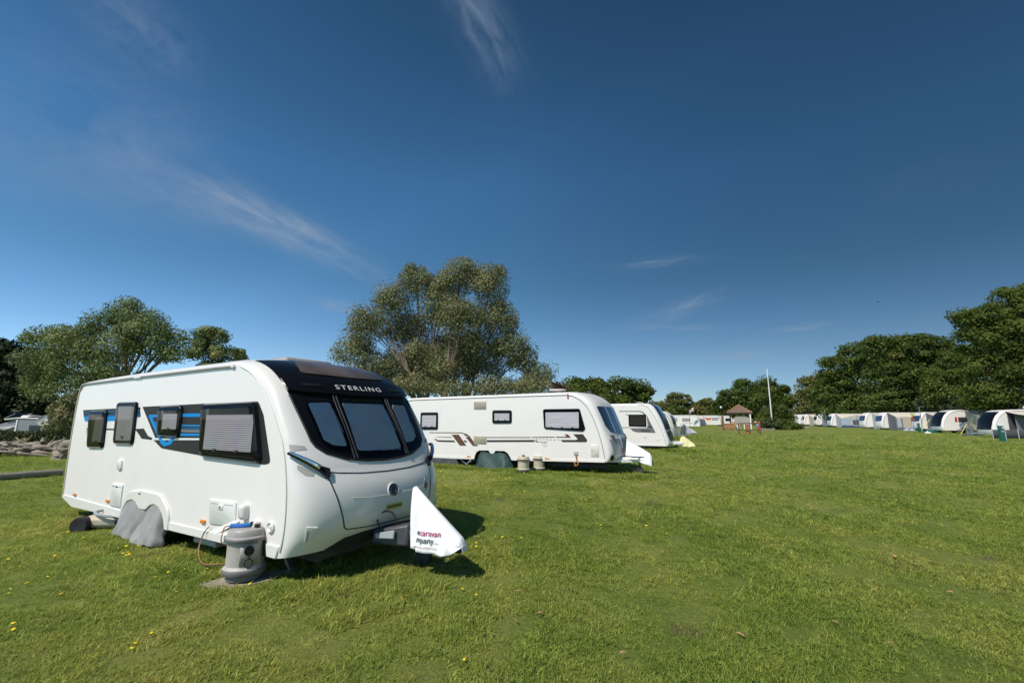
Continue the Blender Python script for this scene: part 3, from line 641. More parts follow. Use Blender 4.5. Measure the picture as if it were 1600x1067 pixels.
for flip in (False, True):
    fx = (lambda w: WL - w) if flip else (lambda w: w)
    path = [(.012, 1.37), (.04, 1.345), (.09, 1.30), (.15, 1.255), (.21, 1.21), (.265, 1.17)]
    pts = []; rr = []
    for i, (w, z) in enumerate(path):
        p, n = ff(fx(w), z); pts.append(p + n * (.045 if 0 < i < 5 else .03)); rr.append(.02 + .006 * i)
    h = MB(); SP_ = smooth_path(pts, 5); h.tube(SP_, [.016 + .017 * (i / (len(SP_) - 1)) for i in range(len(SP_))], 8); o = h.build("grab_handle", M["black_gloss"], v1)
    h = MB(); h.tube([p + ff(fx(.12), 1.28)[1] * .014 + Vector((0, 0, .012)) for p in SP_[2:-3]], [.011 + .017 * (i / (len(SP_) - 6)) for i in range(len(SP_) - 5)], 8); h.build("handle_insert", M["chrome"], o)
    lp = [(.255, 1.225), (.35, 1.185), (.335, 1.10), (.30, 1.085), (.245, 1.165)]
    if flip: lp = [(WL - w, z) for w, z in lp][::-1]
    patch(lp, ff, .04, .05, 4, 4).build("front_lamp", M["black_satin"], v1, bevel=.006)
    rc = roundpoly([(.02, 1.47), (.15, 1.45), (.17, 1.41), (.05, 1.40), (.035, 1.35), (.02, 1.35)], .012)
    if flip: rc = [(WL - w, z) for w, z in rc][::-1]
    patch(rc, ff, .004, .01, 4, 4).build("handle_recess", M["seam"], v1)  # flat grey patch imitates the shade of a hollow; nothing is cut in
    rc = roundpoly([(.05, 1.26), (.19, 1.16), (.175, 1.125), (.10, 1.14), (.05, 1.20)], .02)
    if flip: rc = [(WL - w, z) for w, z in rc][::-1]
    patch(rc, ff, .004, .01, 4, 4).build("handle_recess", M["seam"], v1)  # second grey patch, shade of the hollow below the handle
    vp = [(.10, .615), (.155, .60), (.21, .595), (.165, .48), (.12, .44)]
    if flip: vp = [(WL - w, z) for w, z in vp][::-1]
    patch(roundpoly(vp, .015), ff, .014, .03, 4, 4).build("corner_vent", M["white"], v1, bevel=.008)
    vp = [(.112, .58), (.128, .575), (.138, .465), (.122, .455)]
    if flip: vp = [(WL - w, z) for w, z in vp][::-1]
    patch(vp, ff, .018, .01, 2, 3).build("vent_slot", M["seam"], v1)
# dark chin under the hatch, tow frame
ch = [(.56, .415), (.8, .445), (1.15, .45), (1.5, .445), (1.74, .415), (1.92, .31), (1.15, .312), (.38, .31)]
patch(ch, lambda w, z: (lambda q: q)(ff(w, max(z, .312))), .008, .03, 16, 5).build("chin_panel", M["black_plastic"], v1)
m = MB(); m.box(.4, 6.9, .35, .42, .17, .27); m.build("chassis_rail", M["black_plastic"], v1, smooth=False)
m = MB(); m.box(.4, 6.9, 1.88, 1.95, .17, .27); m.build("chassis_rail", M["black_plastic"], v1, smooth=False)
m = MB(); m.box(6.2, 6.9, .42, 1.88, .19, .31); m.build("cross_member", M["black_plastic"], v1, smooth=False)
m = MB(); P0 = [(7.12, .91, .275), (7.12, 1.39, .275), (7.62, 1.28, .28), (7.62, 1.02, .28)]; P1 = [(7.13, .93, .435), (7.13, 1.37, .435), (7.60, 1.26, .53), (7.60, 1.04, .53)]
m.add(P0 + P1, [(3, 2, 1, 0), (4, 5, 6, 7), (0, 1, 5, 4), (1, 2, 6, 5), (2, 3, 7, 6), (3, 0, 4, 7)]); o = m.build("tow_fairing", M["grey_plastic"], v1, bevel=.03)
m = MB(); P0 = [(7.22, .918, .345), (7.20, .928, .40), (7.46, .985, .455), (7.47, .965, .36)]; m.add(P0 + [(x, y - .03, z + .012) for x, y, z in P0], [(0, 1, 2, 3), (7, 6, 5, 4), (0, 4, 5, 1), (1, 5, 6, 2), (2, 6, 7, 3), (3, 7, 4, 0)]); m.build("step_recess", M["hose"], o, bevel=.01)
m = MB(); m.box(7.3, 8.05, 1.06, 1.24, .34, .46); m.build("drawbar", M["alu"], v1, bevel=.02)
m = MB(); m.box(7.9, 8.22, 1.09, 1.21, .36, .44); m.lathe([(.04, -.06), (.04, .04)], (8.27, 1.15, .34), "z", 16); m.build("tow_coupling", M["black_plastic"], v1, bevel=.02)
m = MB(); m.tube(smooth_path([(7.22, .95, .48), (7.2, .93, .58), (7.24, 1.0, .645), (7.30, 1.08, .62), (7.34, 1.12, .5)]), .010, 7); m.build("breakaway_cable", M["black_plastic"], v1)
m = MB(); m.tube([(7.55, 1.4, .05), (7.55, 1.4, .55)], .028, 10); m.lathe([(.03, -.035), (.10, -.035), (.105, 0), (.10, .035), (.03, .035)], (7.55, 1.4, .105), "y", 20); m.build("jockey_wheel", M["black_plastic"], v1)
for y in (.16, 2.14):
    for x in (2.98, 3.70): wheel(v1, x, y, .31, .31, .19)
m = MB(); m.box(4.25, 4.85, .28, .50, .05, .14); m.build("motor_mover", M["beige"], v1, bevel=.03)
m = MB(); m.bar((6.1, .4, .28), (6.45, .35, .03), .05, .04); m.box(6.38, 6.56, .27, .43, .0, .03); m.build("corner_steady", M["steel"], v1, smooth=False)
m = MB(); m.box(4.55, 5.35, .75, 1.55, 2.55, 2.655); m.build("rooflight", M["taupe_lid"], v1, bevel=.04)
m = MB(); m.box(2.7, 4.1, .25, .62, 2.44, 2.545); m.build("roof_pod", M["white"], v1, bevel=.04)
m = MB(); m.tube([(.05, 1.5, 2.45), (.02, 1.5, 2.72)], .015, 6); m.add([(-.2, 1.2, 2.70), (.1, 1.42, 2.75), (.12, 1.6, 2.75), (-.15, 1.85, 2.70), (-.13, 1.62, 2.80), (-.13, 1.4, 2.80)], [(0, 1, 5), (1, 2, 4, 5), (2, 3, 4), (0, 5, 4, 3, 2, 1)]); m.build("roof_aerial", M["steel"], v1, smooth=False)
# ---- things standing by the caravan
wc = thing("wheel_cover", "grey cloth cover draped over the nearest caravan's twin wheels", "cover", w1(2.9, -.08), R1)
def wcf(u, v):
    x = -.28 + u * 1.38                                     # along, from s=2.62
    base = .47 + .10 * math.exp(-((x - .16) / .26) ** 2) + .09 * math.exp(-((x - .86) / .22) ** 2) - .06 * math.exp(-((x - .52) / .14) ** 2)
    edge = max(0, 1 - u / .06, 1 - (1 - u) / .05)
    zt = base - .18 * min(1, edge) ** 2
    z = zt * (1 - v) + v * (.015 + .03 * abs(math.sin(9 * u)))
    out = -.035 + .10 * v ** 1.2 + .022 * math.sin(6 * x + 3.0 * v + .8) * v + .009 * math.sin(15 * x - 7 * v) * v ** 1.5 + .006 * math.sin(31 * x + 9 * v) * v - .045 * v ** .7 * math.exp(-((x - .60 + .30 * v) / .06) ** 2) + .03 * v * math.exp(-((x - .72 + .25 * v) / .09) ** 2)
    xs = x * (1 + .05 * v) - .005 * v + .02 * math.sin(11 * v + 5 * u) * v
    if edge > 0: out -= .10 * min(1, edge)
    return (xs, -out + .03, z)
m = MB(); m.grid(wcf, 70, 40); o = m.build("cover_cloth", M["cover_grey"], wc, angle=180, solid=.006)
hc = thing("hitch_cover", "white cloth hitch cover with red and grey lettering on the nearest caravan's drawbar", "cover", w1(7.57, 1.15, .26), R1)
def hcf(u, v):                                                # u along, v from near hem over the ridge to the far hem
    x = u * .79
    zr = .69 - .60 * max(0, (x - .04)) ** .98 / .74 * .875 if x > .04 else .69 - (.04 - x) * .35
    zb = .025 + .10 * max(0, (x - .60) / .19) ** 1.5 - (.018 if x > .085 else -.012) * (1 if x < .6 else .9)
    wb = .185 - .075 * u - .07 * max(0, (u - .86) / .14) ** 2; wt = .018 + .022 * u
    a = abs(v - .5) * 2; sgn = -1 if v < .5 else 1
    if u > .93: zr = zr - .10 * ((u - .93) / .07) ** 2
    k = max(0, (a - .16) / .84)
    y = (wt * math.sin(min(1, a / .16) * pi / 2)) if a < .16 else wt + (wb - wt) * k ** .8
    z = zr - (.02 * (a / .16) ** 2 if a < .16 else .02 + (zr - .02 - zb) * k)
    f = .010 * math.sin(14 * u + 5 * k) * k + .010 * math.sin(31 * u * (1 - .3 * k) + 1) * k + .022 * math.exp(-((u - .82 + .12 * k) / .05) ** 2) * k
    return (x + .15 * k * (1 - u), sgn * (y + f), z)
m = MB(); m.grid(hcf, 60, 44); cvr = m.build("cover_cloth", M["cover_white"], hc, angle=180, solid=.004)
m = MB(); m.add([hcf(1, j / 44) for j in range(45)], [tuple(range(45))]); m.build("front_flap", M["cover_white"], hc, smooth=False)
def hside(a, b):                                              # a along, b height -> point just proud of the near face
    u = max(0, a - .10) / .69
    for _ in range(4):
        kk = min((abs(hcf(u, .5 * (1 - k / 60))[2] - b), k) for k in range(10, 61))[1] / 60; kk = max(0, (kk - .16) / .84); u = max(0, (a - .15 * kk) / (.79 - .15 * kk))
    best = min((abs(hcf(u, .5 * (1 - k / 240))[2] - b), k) for k in range(40, 241))[1]
    p = Vector(hcf(u, .5 * (1 - best / 240))); return Vector((a, p.y - .013, b))
for txt, mt, a0, a1, b0, cap in (("e", "black_plastic", .20, .242, .185, .062), ("caravan", "flag_red", .249, .51, .185, .062), ("mpany", "black_plastic", .21, .44, .11, .062), (".com", "vinyl_grey", .447, .51, .11, .022), ("ecarancompany.com", "pink_text", .20, .51, .055, .028)):
    if mt == "pink_text" and mt not in M: M[mt] = mat("faded_red_print", (.50, .33, .31), .7)
    m = MB(); text_on(m, txt, hside, a0, a1, b0, cap, bold=.010 if cap > .05 else .004); m.build("lettering", M[mt], hc, smooth=False)
# water carrier on its slab
ws = gnd(380, 907)
sb = MB(); sb.slab([(-.44, -.17), (-.10, -.31), (.26, -.06), (.26, .30), (-.16, .24)], -.03, .022); o = sb.build("paving_slab", M["slab"], None, bevel=.012); o.location = (ws.x + .05, ws.y + .02, 0); tag(o, "small brown concrete slab in the grass under the upright grey water carrier", "slab")
def barrel(name, label, loc, rz, body, lid, band, group, top=True):
    t = thing(name, label, "water carrier", loc, rz, group)
    m = MB(); m.lathe([(.168, 0), (.18, .012), (.18, .05), (.190, .062), (.19, .09)], (0, 0, 0), "z", 40); m.build("base", M[band], t)
    m = MB(); m.lathe([(.19, .06), (.214, .07), (.222, .09), (.222, .115), (.214, .128)], seg=40); m.build("rim_band", M[band], t)
    m = MB(); m.lathe([(.214, .128), (.20, .14), (.188, .155), (.186, .28), (.186, .40), (.190, .412)], seg=40); o = m.build("barrel_body", M[body], t)
    m = MB(); m.lathe([(.190, .40), (.214, .404), (.222, .416), (.222, .438), (.214, .448)], seg=40); m.build("rim_band", M[band], t)
    m = MB(); m.lathe([(.214, .448), (.205, .455), (.196, .462), (.19, .51), (.175, .528), (.12, .532), (.0001, .533)], seg=40); m.build("lid", M[lid], t)
    return t
wt_ = barrel("water_carrier", "tall grey water carrier with blue pump plug on a slab by the nearest caravan", (ws.x, ws.y, .03), .5, "taupe", "taupe_lid", "taupe_dark", "water carriers beside the caravans")
# round cap, tether ring and moulded recess on its visible side (towards the field)
ad = math.atan2(-1, .62) - .5
def on_barrel(a, z, r): return Vector((r * math.cos(ad + a), r * math.sin(ad + a), z))
m = MB(); m.grid(lambda u, v: on_barrel(-.34 + .9 * u, .17 + .225 * v - (.05 * max(0, .35 - u) if v > .5 else 0), .191), 14, 2); m.build("moulded_panel", M["taupe_lid"], wt_, angle=60, solid=.01)
qm = Vector((math.cos(ad + .1), math.sin(ad + .1), 0)).to_track_quat("X", "Z").to_matrix().to_4x4(); qm.translation = on_barrel(.1, .325, .19)
m = MB(); m.xf = qm; m.lathe([(.05, 0), (.05, .018), (.040, .022), (.036, .012), (.02, .012), (.018, .026), (.0001, .026)], (0, 0, 0), "x", 28); m.build("drain_cap", M["black_satin"], wt_)
m = MB(); m.tube([on_barrel(.1, .32, .215), on_barrel(.11, .27, .212), on_barrel(.12, .235, .205)], .007, 6)
m.tube([on_barrel(.12 + .20 * math.sin(t), .195 + .042 * math.cos(t), .206) for t in np.linspace(0, 2 * pi, 25)], .005, 6); m.build("cap_tether", M["black_satin"], wt_)
pm = thing("pump_hose", "brown and black hose with blue plug lying on the grey water carrier lid", "hose", (ws.x, ws.y, .56), .5)
m = MB(); m.tube(smooth_path([(-.17, .06, .018), (-.05, .0, .02), (.02, -.01, .022)]), .026, 10); m.build("plug", M["blue_plug"], pm)
m = MB(); m.lathe([(.03, -.03), (.034, .0), (.03, .03)], (.045, 0, .024), "x", 16); m.lathe([(.026, -.03), (.032, .0), (.026, .03)], (.105, .02, .03), "x", 16); m.lathe([(.03, 0), (.03, .035), (.02, .04)], (.09, -.07, .0), "z", 16); m.build("coupling", M["black_satin"], pm)
inv = (Matrix.Translation((ws.x, ws.y, .56)) @ Matrix.Rotation(.5, 4, "Z")).inverted()
pts = [Vector((-.16, .06, .018)), Vector((-.225, .08, .01)), Vector((-.245, .085, -.06)), Vector((-.25, .10, -.14)), Vector((-.21, .15, -.2)), Vector((-.12, .2, -.22))]
m = MB(); m.tube(smooth_path(pts, 8), .006, 7); m.build("hose_line", M["cable_brown"], pm)
pts2 = [inv @ w1(5.85, -.05, .10), inv @ w1(5.50, -.16, .06), inv @ w1(5.26, -.12, .16), inv @ w1(5.20, -.05, .34), inv @ w1(5.28, -.035, .43)]
m = MB(); m.tube(smooth_path([p + Vector((.01, .0, .01)) for p in pts2], 8), .005, 7); m.build("hose_line", M["cable_brown"], pm)
m = MB(); m.tube(smooth_path(pts2, 8), .005, 7); m.build("power_lead", M["black_plastic"], pm)
# waste tank lying behind the wheels
wl = gnd(138, 829)
tk = thing("waste_carrier", "beige waste carrier lying on its black wheels under the nearest caravan's rear", "waste carrier", (wl.x, wl.y, 0), .15)
m = MB(); m.box(-.05, .95, -.15, .15, .06, .235); m.build("tank", M["beige"], tk, bevel=.06)
m = MB(); m.lathe([(.03, -.215), (.085, -.225), (.115, -.225), (.125, -.20), (.125, -.10), (.115, -.075)], (0, -.02, .125), "y", 28); m.build("wheel", M["rubber"], tk)
m = MB(); m.lathe([(.03, .215), (.085, .225), (.115, .225), (.125, .20), (.125, .10), (.115, .075)], (0, .02, .125), "y", 28); m.build("wheel", M["rubber"], tk)
m = MB(); m.lathe([(.045, 0), (.045, -.02), (.03, -.024)], (.5, -.15, .15), "y", 20); m.build("outlet_cap", M["black_satin"], tk)
m = MB(); m.tube(smooth_path([(.85, -.14, .24), (.55, -.20, .235), (.25, -.18, .265), (.10, -.06, .29), (.16, .06, .30), (.36, .10, .29), (.55, .05, .28)], 8), .022, 10); m.build("drain_hose", M["hose"], tk)
# ------------------------------------------------------------------ second and third caravans of the row
O2 = gnd(790, 734); R2 = rad(-28)
v2 = thing("caravan", "long white twin-axle caravan with brown stripes and RETREAT lettering, second in the row", "caravan", O2, R2, "caravans of the left row")
def w2(s, w, z=0): return v2.matrix_basis @ Vector((s, w, z))
S = [(-4.75, .30), (-4.8, 1.2), (-4.76, 2.1), (-4.6, 2.45), (-4.35, 2.53), (-1, 2.56), (2.0, 2.575), (2.35, 2.57), (2.60, 2.52), (2.85, 2.38), (3.06, 2.16), (3.24, 1.83), (3.41, 1.39), (3.53, .95), (3.60, .62), (3.61, .48), (3.58, .415)]
C = [(-4.9, .30), (-4.95, 1.2), (-4.9, 2.15), (-4.7, 2.55), (-4.4, 2.63), (-1, 2.66), (2.05, 2.69), (2.45, 2.685), (2.78, 2.63), (3.10, 2.48), (3.34, 2.26), (3.50, 1.92), (3.68, 1.45), (3.86, 1.02), (3.90, .66), (3.82, .46), (3.74, .415)]
s2 = Shell(S, C, 2.3, 3.0); T2 = 7; f2 = s2.front(T2)
ar = [(.22, .36), (.17, .46), (.08, .58), (-.06, .645), (-.42, .645), (-.46, .58), (-.52, .535), (-.60, .535), (-.66, .58), (-.70, .645), (-1.10, .635), (-1.22, .57), (-1.28, .45), (-1.31, .32)]
s2.body([(2.9, .40)] + ar + [(-4.5, .28)], "body_shell", [M["white2"], M["white2"], M["black_plastic"]], v2)
m = MB(); m.tube([(-4.55, -.01, 2.48), (-4.3, -.012, 2.515), (-1, -.012, 2.545), (2.3, -.012, 2.56), (2.55, -.012, 2.525), (2.82, -.012, 2.385), (3.04, -.012, 2.16), (3.22, -.01, 1.83), (3.39, -.01, 1.39), (3.51, -.01, .95), (3.58, -.01, .55)], .013, 6); m.build("awning_rail", M["seam"], v2)
m = MB(); m.prism([(-4.72, .37), (-4.72, .26), (-1.33, .31), (-1.33, .40)], -.012, .02); m.build("side_skirt", M["white2"], v2, bevel=.006)
m = MB(); m.prism([(.24, .43), (.24, .335), (3.58, .40), (3.6, .48)], -.012, .02); m.build("side_skirt", M["white2"], v2, bevel=.006)
side_window(v2, [(-3.85, 2.02), (-3.0, 2.02), (-2.985, 1.36), (-3.85, 1.35)], .08, blind="curtain", blind_in=(.02, .02, .05, .04), catches=2)
side_window(v2, [(-.55, 2.075), (.25, 2.07), (.25, 1.61), (-.55, 1.60)], .09, blind="curtain", blind_in=(.03, .03, .05, .04), catches=2)
side_window(v2, [(1.46, 2.095), (2.79, 2.10), (2.97, 1.44), (2.88, 1.36), (1.50, 1.43)], .08, blind="curtain", blind_in=(.03, .14, .05, .04), catches=3)
for (x0, x1, z0, z1) in ((-1.35, -.82, 2.115, 2.40), (-1.33, -.80, .865, 1.145)):
    o = plate(v2, "fridge_vent", [(x0, z1), (x1, z1), (x1, z0), (x0, z0)], "vent", .02, .02)
def sl(a, z): return .0
decal(v2, "decal_stripe", [[(-3.4, 1.255), (-1.90, 1.27), (-1.70, 1.22), (-1.74, 1.20), (-1.92, 1.235), (-3.4, 1.225)], [(-2.98, 1.09), (-2.33, 1.09), (-2.33, 1.062), (-3.10, 1.075)], [(-.79, 1.115), (.98, 1.148), (.98, 1.118), (-.79, 1.085)], [(1.03, 1.15), (1.87, 1.175), (1.87, 1.145), (1.03, 1.12)]], "brown", .003)
decal(v2, "decal_stripe", [[(-3.17, 1.035), (-2.98, .965), (-2.22, .965), (-2.16, .90), (-2.96, .90), (-3.08, .95)], [(-1.80, .975), (-1.68, .975), (-1.62, .91), (-1.74, .91)], [(-.78, 1.01), (1.09, 1.055), (1.15, .985), (-.78, .935)], [(1.11, 1.055), (1.16, 1.055), (1.28, .99), (1.55, .998), (1.55, .985), (1.22, .975)]], "brown_dark", .003)
decal(v2, "decal_block", [[(-2.34, 1.18), (-2.01, 1.185), (-1.66, .785), (-1.95, .78)], [(-1.70, 1.10), (-1.52, 1.13), (-1.33, .93), (-1.29, .80), (-1.38, .79)], [(1.92, 1.175), (2.30, 1.185), (2.28, 1.22), (2.22, 1.26), (2.36, 1.26), (2.46, 1.15), (1.92, 1.145)]], "brown", .004)
decal(v2, "decal_block", [[(-1.86, 1.255), (-1.66, 1.215), (-1.50, 1.125), (-1.70, 1.14)], [(-1.29, .83), (-1.20, .84), (-1.14, .785), (-1.36, .785)], [(2.09, 1.075), (2.62, 1.085), (2.70, 1.11), (2.54, 1.27), (2.88, 1.275), (3.02, 1.09), (2.99, 1.02), (2.17, 1.005)]], "brown_dark", .004)
m = MB(); text_on(m, "RETREAT", lambda a, b: Vector((a, -.004, b)), 1.20, 2.05, 1.045, .05, bold=.01, spacing=1.9); m.build("name_lettering", M["vinyl_grey"], v2, smooth=False)
m = MB(); m.tube([(1.52 + .09 * math.cos(t), -.004, .93 + .075 * math.sin(t)) for t in np.linspace(-.6, -5.0, 12)], .007, 5); m.bar((1.5, -.004, .93), (1.6, -.004, 1.0), .012); m.build("emblem", M["hose"], v2)
for x, z in ((-1.54, .40), (1.6, .45)):
    m = MB(); m.box(x - .09, x + .09, -.02, .0, z - .022, z + .022); m.build("marker_lamp", M["amber"], v2, bevel=.005)
m = MB(); m.box(2.36, 2.41, -.03, .0, 2.44, 2.60); m.build("marker_lamp", M["red"], v2, bevel=.008)
plate(v2, "locker_door", [(3.125, .95), (3.40, .955), (3.40, .575), (3.12, .565)], "cream", .014, .02)
m = MB(); m.box(3.16, 3.19, -.02, -.012, .72, .80); m.build("door_latch", M["seam"], v2, smooth=False)
# front
fw = [(.17, 2.17), (2.13, 2.17), (2.10, 1.55), (1.95, 1.36), (1.5, 1.29), (1.15, 1.28), (.8, 1.29), (.35, 1.36), (.20, 1.55)]
o = patch(roundpoly(fw, .06), f2, .014, .02, 18, 10).build("front_window", M["window_blue"], v2)
for wa in (.78, 1.52): ftube(s2, T2, [(wa, 2.16), (wa, 1.30)], .02, o, "window_pillar", "alu", .018, n=8)
patch([(.12, 1.12), (2.18, 1.12), (2.1, .62), (.2, .62)], f2, .006, .02, 16, 5).build("front_locker", M["alu"] if False else mat("silver_grey_moulding", (.36, .37, .37), .4, metal=.2), v2)
patch(roundpoly([(.98, 1.16), (1.32, 1.16), (1.30, .66), (1.0, .66)], .05), f2, .02, .03, 4, 5).build("plate_panel", M["canvas_ltgrey"], v2)
for w in (.35, 1.95):
    patch([(w - .13, 1.24), (w + .13, 1.24), (w + .10, 1.10), (w - .06, 1.08)], f2, .03, .05, 3, 3).build("grab_handle", M["vinyl_grey"], v2)
p, n = f2(1.15, 1.07); q = n.to_track_quat("X", "Z").to_matrix().to_4x4(); q.translation = p + n * .02
m = MB(); m.xf = q; m.lathe([(.05, 0), (.05, .01), (.0001, .014)], (0, 0, 0), "x", 20); m.build("badge", M["blue_dark"], v2)
p, n = f2(.12, .55); q = n.to_track_quat("X", "Z").to_matrix().to_4x4(); q.translation = p
m = MB(); m.xf = q; m.lathe([(.09, 0), (.09, .02), (.0001, .03)], (0, 0, 0), "x", 24); m.build("front_lamp", M["black_satin"], v2)
for y in (.16, 2.14):
    for x in (-.92, -.20): wheel(v2, x, y, .31, .31, .19)
m = MB(); m.bar((3.3, .3, .42), (4.74, 1.13, .42), .08, .09); m.bar((3.3, 2.0, .42), (4.74, 1.17, .42), .08, .09); m.build("tow_frame", M["plastic_white"], v2, smooth=False)
m = MB(); m.box(3.75, 4.45, .75, 1.55, .45, .52); m.build("tow_fairing", M["plastic_white"], v2, bevel=.02)
m = MB(); m.bar((4.0, .8, .56), (4.7, 1.1, .52), .03); m.build("brake_lever", M["black_plastic"], v2, smooth=False)
m = MB(); m.tube([(4.45, 1.0, .08), (4.45, 1.0, .55)], .03, 8); m.lathe([(.03, -.04), (.11, -.04), (.12, 0), (.11, .04), (.03, .04)], (4.45, 1.0, .12), "y", 20); m.build("jockey_wheel", M["black_plastic"], v2)
m = MB(); m.box(-4.5, 3.5, .4, .5, .18, .3); m.build("chassis_rail", M["black_plastic"], v2, smooth=False)
m = MB(); m.box(-4.5, 3.5, 1.8, 1.9, .18, .3); m.build("chassis_rail", M["black_plastic"], v2, smooth=False)
m = MB(); m.lathe([(.02, 0), (.03, .08), (.10, .1), (.30, .13), (.31, .15), (.28, .17), (.0001, .19)], (1.55, 1.15, 2.66), "z", 28); m.build("roof_aerial", M["dish"], v2)
m = MB(); m.bar((-2.0, .12, .28), (-1.55, .1, .03), .04); m.bar((-1.5, .06, .30), (-1.7, .06, .08), .03); m.lathe([(.03, -.02), (.05, 0), (.03, .02)], (-1.5, .02, .24), "y", 12); m.build("corner_steady", M["steel"], v2, smooth=False)
m = MB(); m.box(2.55, 2.70, -.03, .0, .60, .72); m.build("socket_box", M["canvas_beige"], v2, bevel=.02)
m = MB(); m.tube(smooth_path([(2.63, -.03, .60), (2.66, -.05, .45), (2.72, -.08, .33), (2.62, -.07, .27), (2.58, -.05, .38)], 6), .022, 7); m.build("mains_cable", M["cable_brown"], v2)
# cover and carriers by the second caravan
gc = thing("wheel_cover", "dark green cloth cover draped over the RETREAT caravan's twin wheels", "cover", w2(-.46, -.05), R2)
def gcf(u, v):
    x = -.78 + 1.56 * u
    zt = .50 + .09 * math.exp(-((x + .42) / .3) ** 2) + .09 * math.exp(-((x - .25) / .26) ** 2)
    e = max(0, 1 - u / .16, 1 - (1 - u) / .2); zt *= (1 - min(1, e) ** 1.6 * .85)
    out = .02 + .22 * v ** 1.3 + .03 * math.sin(8 * x - 4 * v) * v + .025 * math.sin(19 * x + 6 * v) * v - .12 * e
    return (x * (1 + .05 * v), -out, zt * (1 - v) + .012 * v)
m = MB(); m.grid(gcf, 60, 34); m.build("cover_cloth", M["cover_green"], gc, angle=180, solid=.006)
b2 = gnd(818, 738.5); ba = barrel("water_carrier", "beige water carrier with black cap, left of the pair by the RETREAT caravan", (b2.x, b2.y, 0), 0, "beige", "beige", "taupe_dark", "water carriers beside the caravans")
b3 = gnd(842.5, 736.5); bb = barrel("water_carrier", "beige water carrier holding a blue pump, right of the pair by the RETREAT caravan", (b3.x, b3.y, 0), 1.2, "beige", "beige", "taupe_dark", "water carriers beside the caravans")
m = MB(); m.lathe([(.05, 0), (.05, .04), (.02, .05)], (0, 0, .53), "z", 16); m.build("screw_cap", M["black_satin"], ba)
pb = thing("water_pump", "blue and grey pump with short hose on the right beige water carrier", "pump", (b3.x, b3.y, .535), R2)
m = MB(); m.tube([(-.02, 0, .02), (-.06, 0, .16)], .045, 10); m.build("pump_body", M["blue_plug"], pb)
m = MB(); m.tube(smooth_path([(-.06, 0, .16), (.02, .02, .19), (.12, .03, .10), (.2, .02, .02)], 6), .03, 8); m.lathe([(.05, 0), (.06, .02), (.05, .06)], (.15, 0, .03), "z", 12); m.build("pump_hose", M["hose"], pb)
sw = thing("ground_skirt", "charcoal cloth skirt hung under the RETREAT caravan's rear", "skirt", w2(-3.3, -.02), R2)
m = MB(); m.grid(lambda u, v: (-1.3 + 2.52 * u + .22 * max(0, u - .85) / .15 * (1 - v), -.015 - .02 * math.sin(30 * u) * (1 - v) - .05 * (1 - v), .005 + v * .30), 50, 8); m.build("skirt_cloth", M["bag"], sw, angle=180, solid=.01)
hb = thing("hitch_cover", "plain white cloth hitch cover sagging over the RETREAT caravan's drawbar", "cover", w2(4.09, 1.15, .38), R2)
def hbf(u, v):
    x = -.08 + u * .82; a = abs(v - .5) * 2; sgn = -1 if v < .5 else 1
    zr = .72 - .50 * u ** .75 + .05 * math.sin(pi * u); zb = .04 - .16 * u * u
    if u > .9: zr -= .15 * ((u - .9) / .1) ** 2
    y = .04 + (.27 - .11 * u) * a; z = zr + (zb - zr) * a ** 1.15
    return (x, sgn * (y * a ** .5 + .02 * math.sin(13 * u + 4 * a) * a), z)
m = MB(); m.grid(hbf, 40, 30); m.build("cover_cloth", M["cover_white"], hb, angle=180, solid=.005)
# ------------------------------------------------ third caravan
O3 = gnd(1000, 703); R3 = rad(-26)
v3 = thing("caravan", "white caravan with full-height black glazed nose, third in the row", "caravan", O3, R3, "caravans of the left row")
def w3(s, w, z=0): return v3.matrix_basis @ Vector((s, w, z))
S = [(-5.2, .27), (-5.25, 1.3), (-5.2, 2.2), (-5.0, 2.5), (-4.7, 2.57), (-1.7, 2.6), (.05, 2.6), (.30, 2.585), (.56, 2.47), (.72, 2.25), (.88, 2.0), (1.02, 1.75), (1.15, 1.47), (1.28, 1.12), (1.40, .78), (1.48, .5), (1.50, .36), (1.48, .26)]
C = [(-5.3, .27), (-5.35, 1.3), (-5.3, 2.2), (-5.05, 2.58), (-4.7, 2.66), (-1.7, 2.69), (.10, 2.69), (.50, 2.67), (.88, 2.57), (1.08, 2.34), (1.22, 2.08), (1.34, 1.8), (1.45, 1.50), (1.56, 1.12), (1.65, .78), (1.72, .5), (1.72, .38), (1.66, .28)]
s3 = Shell(S, C, 2.3, 3.0); T3 = 7; f3 = s3.front(T3)
s3.body([(.5, .26), (-1.6, .26), (-1.75, .5), (-2.1, .62), (-2.5, .5), (-2.65, .26)], "body_shell", [M["white2"], M["white2"], M["black_plastic"]], v3)
gz = [(.16, 2.6), (.14, 2.0), (.12, 1.15), (2.18, 1.15), (2.16, 2.0), (2.14, 2.6), (1.15, 2.655)]
patch(gz, f3, .012, .02, 14, 14).build("front_window", M["window_blue"], v3)
patch([(.13, 1.08), (2.17, 1.08), (2.1, .52), (.2, .52)], f3, .014, .02, 14, 5).build("front_locker", M["carbon"], v3)
for wa in (.8, 1.5): ftube(s3, T3, [(wa, 2.1), (wa, 1.18)], .02, v3, "window_pillar", "black_satin", .016, n=6)
m = MB(); m.tube([s3.pos(t / 3, 0) + Vector((-.03, -.006, 0)) for t in range(18, 50)], .014, 6); m.build("corner_trim", M["seam"], v3)
side_window(v3, [(-.58, 2.03), (.43, 2.03), (.43, 1.33), (-.58, 1.35)], .05, blind="curtain_dark", blind_in=(.0, .0, .0, .0), pane="glass_dark", catches=0)
